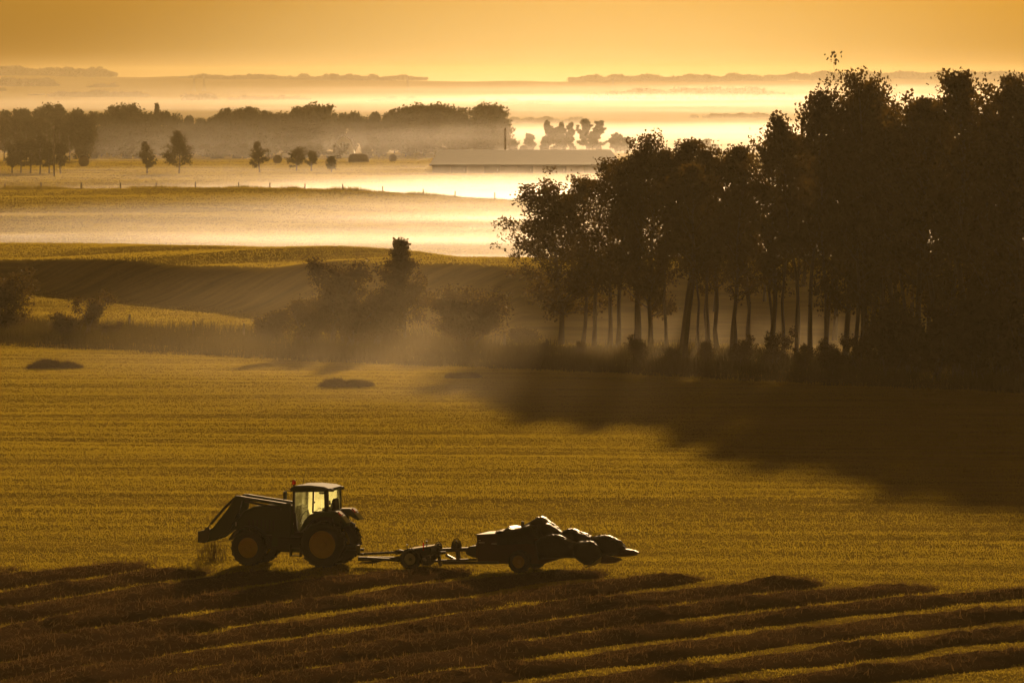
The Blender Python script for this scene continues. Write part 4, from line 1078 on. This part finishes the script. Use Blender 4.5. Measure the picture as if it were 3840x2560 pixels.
for s in (-1, 1):
    b = MB(); c = P(1795, 283, -hw); b.box((c.x+.03, s*.60, c.z), (.14, .16, .11)); b.box((c.x-.03, s*.60, c.z+.04), (.08, .05, .05)); b.build('work_light', M['black'], CAB)
    b = MB(); c = P(1300, 262, -hw); b.box((c.x-.01, s*.70, c.z), (.07, .12, .08)); b.build('roof_lamp', M['red'], CAB)
# rear fenders
for s in (-1, 1):
    v0, v1 = (-1.06, -.52) if s < 0 else (.52, 1.06)
    o = [P2(1425, 790, -.85), P2(1500, 645, -.85), P2(1570, 575, -.85), P2(1720, 548, -.85), P2(1900, 548, -.85), P2(1965, 610, -.85), P2(2035, 694, -.85), P2(2010, 700, -.85), P2(1930, 650, -.85), P2(1830, 610, -.85), P2(1720, 600, -.85), P2(1600, 640, -.85), P2(1500, 740, -.85), P2(1445, 800, -.85)]
    b = MB(); b.prism(o, v0, v1, .03)
    # plate closing the fender towards the cab
    vi = -.54 if s < 0 else .54
    q = [P2(1500, 650, -.85), P2(1570, 580, -.85), P2(1720, 555, -.85), P2(1880, 560, -.85), P2(1900, 760, -.85), P2(1500, 900, -.85)]
    b.prism(q, vi-.015, vi+.015); fd = b.build('rear_fender', M['green'], TR)
    b = MB(); c = P(1925, 588, -.85); b.box((c.x, s*.84, c.z+.01), (.17, .30, .14), Matrix.Rotation(R(-40), 3, 'Y').inverted()); b.build('tail_light', M['red'], fd)

# front loader
LD = thing('front_loader', None, None); LD.parent = TR
for s in (-1, 1):
    v = -.50 if s < 0 else .42
    Q = lambda zx, zy: P2(zx, zy, -.5)
    b = MB()
    b.prism([Q(1285, 452), Q(1230, 437), Q(720, 352), Q(650, 338), Q(590, 333), Q(560, 372), Q(610, 400), Q(700, 392), Q(1200, 470), Q(1285, 500)], v-.06, v+.06, .012)
    b.prism([Q(590, 352), Q(680, 372), Q(640, 520), Q(515, 765), Q(430, 826), Q(345, 885), Q(215, 925), Q(200, 800), Q(300, 735), Q(475, 520)], v-.06, v+.06, .012)
    b.build('boom_arm', M['green'], LD)
    b = MB(); b.prism([Q(1300, 430), Q(1200, 440), Q(1170, 640), Q(1060, 830), Q(1060, 980), Q(1300, 980)], v-.10, v-.02, .01); b.build('mast', M['green'], LD)
    b = MB(); p = lambda zx, zy: Vector((Q(zx, zy)[0], v+.02, Q(zx, zy)[1]))
    b.tube([p(588, 350), p(430, 500), p(262, 690)], .052, 8); b.build('tilt_cylinder', M['black'], LD)
    b = MB(); b.tube([p(262, 690), p(212, 748)], .028, 8); b.build('piston_rod', M['chrome'], LD)
    b = MB(); b.tube([p(700, 405), p(1165, 508)], .045, 8); b.build('lift_cylinder', M['black'], LD)
    b = MB(); b.tube([p(720, 372), p(1270, 455)], .022, 6); b.build('levelling_rod', M['metal'], LD)
b = MB(); Q = lambda zx, zy: P2(zx, zy, -.5)
b.prism([Q(112, 782), Q(190, 768), Q(205, 735), Q(240, 730), Q(260, 800), Q(240, 880), Q(200, 930), Q(103, 922)], -.62, -.5, .01)
b.prism([Q(112, 782), Q(190, 768), Q(205, 735), Q(240, 730), Q(260, 800), Q(240, 880), Q(200, 930), Q(103, 922)], .42, .54, .01)
p0 = Q(150, 785); b.beam((p0[0], -.6, p0[1]), (p0[0], .52, p0[1]), .05, .05)
p0 = Q(120, 880); b.beam((p0[0], -.6, p0[1]), (p0[0], .52, p0[1]), .06, .22); p0 = Q(112, 800); b.beam((p0[0], -.6, p0[1]), (p0[0], .52, p0[1]), .05, .08)
b.build('tool_carrier', M['metal'], LD)
b = MB(); p0 = Q(520, 600); b.beam((p0[0], -.5, p0[1]), (p0[0], .42, p0[1]), .14, .14); b.build('cross_tube', M['green'], LD)
# hitch
b = MB()
for s in (-.38, .38): b.beam((.35, s, .62), (1.15, s*1.05, .60), .07, .09)
b.beam((.5, 0, .5), (1.25, 0, .46), .12, .08); b.build('hitch_arms', M['black'], TR)

# ------------------------------------------------------------------ towed implement
YAW2 = R(-18)
ix, iy = -3.44, 209.26
izz = float(ground_z(ix, iy, True))
IM = thing('forage_harvester', 'long dark towed forage harvester under black sheeting, with rounded covered row units and pointed tail', 'farm implement', (ix, iy, izz), YAW2)
def I(zx, zy, v):
    w = (zx-490)*.00502-(v+.9)*.325; base = 459+.083*(zx-490)
    return Vector((w, v, (base-zy)*.004776-(v+.9)*.080))
def I2(zx, zy, v): p = I(zx, zy, v); return (p.x, p.z)
# dolly
c = I(490, 415, -.9); tyre(IM, (c.x, -.9, .40), .40, .26, .21, M['white_rim'], 16, 'dolly_wheel', 6)
tyre(IM, (c.x, .9, .40), .40, .26, .21, M['white_rim'], 16, 'dolly_wheel', 6)
b = MB(); b.beam((c.x, -.8, .42), (c.x, .8, .42), .12, .12)
o = [I2(430, 308, -.7), I2(432, 372, -.7), I2(560, 378, -.7), I2(648, 340, -.7), I2(650, 296, -.7)]
b.prism(o, -.75, .55, .02)
b.build('dolly_frame', M['black'], IM)
b = MB(); quad(b, [I(445, 303, -.75), I(650, 292, -.75), I(640, 280, .5), I(480, 300, .5)], .02)
z = c.z+.0
b.prism([I2(440, 300, -.7), I2(645, 284, -.7), I2(645, 290, -.7), I2(440, 306, -.7)], -.76, .50, .0); b.build('dolly_deck', M['panel'], IM)
b = MB()
for zx, za, zb_ in ((460, 300, 268), (612, 288, 248)):
    b.tube([I(zx, za, -.6), I(zx, zb_, -.6)], .018, 6); p = I(zx, zb_, -.6); b.tube([p, p+Vector((0, 0, .025))], .045, 8)
b.build('marker_pin', M['metal'], IM)
b = MB(); b.box((I(587, 285, -.78)+Vector((0, 0, 0))), (.04, .02, .30)); b.build('reflector', M['red'], IM)
# drawbar and drive shaft
b = MB(); b.beam(I(80, 352, 0)+Vector((0, 0, .0)), I(425, 372, 0), .16, .15); b.beam(I(150, 352, -.1), I(425, 385, -.5), .10, .10); b.build('drawbar', M['black'], IM)
b = MB(); b.tube([I(95, 318, 0), I(372, 318, 0)], .045, 10); b.tube([I(360, 318, 0), I(378, 318, 0), I(400, 316, 0), I(430, 318, 0)], [.06, .09, .09, .06], 10); b.build('drive_shaft', M['metal'], IM)
b = MB()
for k in range(5):
    a = I(85+k*6, 385-k*5, -.2); d = I(410, 350+k*4, -.3)
    b.tube([a+(d-a)*t+Vector((0, .05*math.sin(9*t+k), -.10*math.sin(math.pi*min(1, t*1.3+k*.05))*(.5+.25*(k % 3)))) for t in np.linspace(0, 1, 14)], .016, 5)
for zx, zl in ((192, 412), (222, 400), (390, 405)): b.tube([I(zx, 372, -.2), I(zx-4, (372+zl)/2, -.2), I(zx, zl, -.2)], .014, 5)
b.build('hydraulic_hoses', M['rubber'], IM)
# frame beams
b = MB()
b.beam(I(560, 318, 0), I(1010, 328, 0), .22, .14); b.beam(I(560, 340, -.6), I(760, 342, -.6), .10, .10); b.beam(I(650, 402, -.6), I(1000, 408, -.6), .10, .08)
b.beam(I(735, 418, -.8), I(1165, 440, -.8), .12, .10); b.beam(I(700, 330, -.6), I(720, 445, -.6), .10, .10); b.beam(I(850, 330, -.4), I(860, 405, -.4), .14, .12)
b.beam(I(760, 360, -.3), I(830, 400, -.3), .1, .09); b.beam(I(600, 345, .4), I(640, 420, .4), .1, .12); b.beam(I(560, 320, -.6), I(480, 345, -.6), .1, .1)
b.tube([I(640, 350, -.7), I(690, 330, -.7), I(740, 345, -.7)], .035, 8); b.build('frame_beams', M['metal'], IM)
for (zx, zt_, zb_, hw_, n) in ((700, 256, 322, 30, 5), (840, 238, 318, 38, 7)):
    b = MB()
    for k in range(n):
        f = (k+1)/n
        b.tube([I(zx+hw_*f*math.cos(a)*1.0, zb_-(zb_-zt_)*f*max(0, math.sin(a)), -.2+.25*k/n) for a in np.linspace(0, math.pi, 15)], .018, 5)
    b.box(I(zx, (zt_+zb_)/2+8, 0), (.06, .06, .3)); b.build('hose_loops', M['rubber'], IM)
# gearbox cone and main housing
b = MB(); b.prism([I2(905, 330, -.3), I2(940, 305, -.3), I2(1010, 300, -.3), I2(1010, 400, -.3), I2(960, 388, -.3), I2(915, 360, -.3)], -.35, .35, .05); b.build('gearbox', M['black'], IM)
b = MB(); b.prism([I2(996, 220, -.8), I2(1152, 220, -.8), I2(1240, 235, -.8), I2(1560, 290, -.8), I2(1640, 330, -.8), I2(1640, 430, -.8), I2(1500, 470, -.8), I2(1180, 450, -.8), I2(1004, 422, -.8)], -.80, .70, .02)
b.prism([I2(980, 282, -.8), I2(1000, 282, -.8), I2(1000, 400, -.8), I2(980, 400, -.8)], -.6, .5)
hs = b.build('housing', M['box'], IM)
b = MB(); b.prism([I2(996, 215, -.8), I2(1155, 215, -.8), I2(1155, 221, -.8), I2(996, 221, -.8)], -.83, .72); b.build('housing_lid', M['metal'], hs)
b = MB()
for k, (x0, y0, wl, hl) in enumerate([(1012, 258, 18, 8), (1012, 275, 50, 10), (1108, 290, 58, 9)]): b.box(I(x0+wl/2, y0+hl/2, -.81), (wl*.0046, .008, hl*.0040))
b.build('faded_sticker', M['letter'], hs)
# covered top works and tarpaulin peak
b = MB(); b.pillow([I2(1130, 202, -.6), I2(1170, 193, -.6), I2(1200, 195, -.6), I2(1240, 168, -.6), I2(1275, 186, -.6), I2(1340, 182, -.6), I2(1380, 168, -.6), I2(1420, 180, -.6), I2(1445, 225, -.6), I2(1480, 262, -.6), I2(1500, 330, -.6), I2(1140, 320, -.6)], -.85, .45, 9, .35); b.build('sheet_cover', M['sheet'], IM, True)
b = MB(); b.beam(I(1345, 180, -.5), I(1345, 133, -.5), .05, .05); b.beam(I(1357, 180, -.4), I(1356, 138, -.4), .05, .05); b.beam(I(1343, 160, -.45), I(1360, 160, -.45), .04, .04); b.build('lever_stand', M['metal'], IM)
b = MB(); b.pillow([I2(1365, 166, .5), I2(1420, 135, .5), I2(1478, 106, .5), I2(1500, 112, .5), I2(1535, 150, .5), I2(1560, 165, .5), I2(1600, 200, .5), I2(1640, 243, .5), I2(1660, 330, .5), I2(1380, 330, .5)], .0, 1.15, 9, .42); b.build('tarpaulin', M['sheet'], IM, True)
# folded row units: near pair and far pair
near1 = [(1450, 300), (1490, 262), (1550, 252), (1585, 248), (1625, 255), (1690, 290), (1758, 322), (1790, 380), (1740, 428), (1650, 432), (1480, 430)]
near2 = [(1740, 340), (1775, 316), (1830, 313), (1880, 316), (1915, 350), (1938, 395), (1955, 440), (1940, 478), (1890, 500), (1835, 492), (1790, 462), (1745, 428)]
far1 = [(1630, 260), (1660, 226), (1700, 212), (1735, 218), (1765, 235), (1830, 262), (1862, 285), (1870, 330), (1850, 400), (1650, 400)]
far2 = [(1862, 320), (1885, 288), (1930, 278), (1995, 281), (2040, 304), (2085, 332), (2115, 365), (2138, 400), (2110, 425), (2000, 445), (1900, 450), (1865, 400)]
snN = [(1930, 440), (1985, 430), (2050, 447), (2090, 460), (2108, 474), (2060, 492), (2000, 494), (1940, 488)]
snF = [(2100, 385), (2150, 395), (2200, 408), (2236, 428), (2205, 450), (2140, 452), (2040, 445)]
snL = [(1870, 495), (1950, 440), (1945, 480), (1890, 500), (1835, 516), (1822, 512)]
for nm, pts, v0, v1, vr, sg in (('row_unit', near1, -1.15, -.35, -.75, .5), ('row_unit', near2, -1.2, -.45, -.8, .55), ('row_unit', far1, .35, 1.15, .6, .5), ('row_unit', far2, .35, 1.15, .6, .55)):
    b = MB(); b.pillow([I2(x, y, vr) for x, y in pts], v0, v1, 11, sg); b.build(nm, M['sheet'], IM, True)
for nm, pts, v0, v1, vr in (('snout', snN, -.75, -.25, -.5), ('snout', snF, .45, .95, .6), ('snout', snL, -1.12, -.9, -1.0)):
    b = MB(); b.pillow([I2(x, y, vr) for x, y in pts], v0, v1, 7, .6); b.build(nm, M['box'] if pts is not snL else M['panel'], IM, True)
b = MB(); b.beam(I(1600, 400, -.2), I(1880, 430, .2), .3, .22); b.beam(I(1700, 400, .5), I(2000, 420, .6), .3, .2); b.build('header_beam', M['black'], IM)
cw = I(1330, 445, -.9); tyre(IM, (cw.x, -.95, .42), .42, .30, .225, M['yellow'], 16, 'carrying_wheel', 6); tyre(IM, (cw.x+.0, .95, .42), .42, .30, .225, M['yellow'], 16, 'carrying_wheel', 6)
b = MB(); b.beam((cw.x, -.85, .42), (cw.x, .85, .42), .14, .14); b.box((cw.x+.1, 0, .62), (2.0, 1.3, .36)); b.build('axle', M['black'], IM)

# dry weeds by the loader
r = np.random.default_rng(77)
for (px, row, wd, n, hgt, lab) in ((800, 2112, .35, 70, .75, 'clump of tall dry weeds under the loader arm'), (752, 2108, .15, 18, .5, 'small wisp of dry weeds left of the taller clump by the loader')):
    Y = 384000/(row-300)+.3; X = gx(px, Y); paths = []
    for k in range(n):
        x0, y0 = r.normal(0, wd*.6), r.normal(0, .25); h = hgt*r.uniform(.5, 1.1); lx, ly = r.normal(0, .12, 2)
        paths.append((np.array([[x0, y0, -.05], [x0+lx*.4, y0+ly*.4, h*.5], [x0+lx, y0+ly, h]]), np.array([.008, .006, .003])))
        for q in range(2): 
            e = r.uniform(.5, .9); paths.append((np.array([[x0+lx*e, y0+ly*e, h*e], [x0+lx*e+r.normal(0, .05), y0+ly*e, h*e+.1]]), np.array([.005, .003])))
    v, f = tubes(paths, 4); z = float(ground_z(X, Y, True))
    o = obj('dry_weeds', raw_mesh('dry_weeds', v, [f], M['weed']), None, (X, Y, z)); tag(o, lab, 'weeds', 'dry weeds by the tractor')
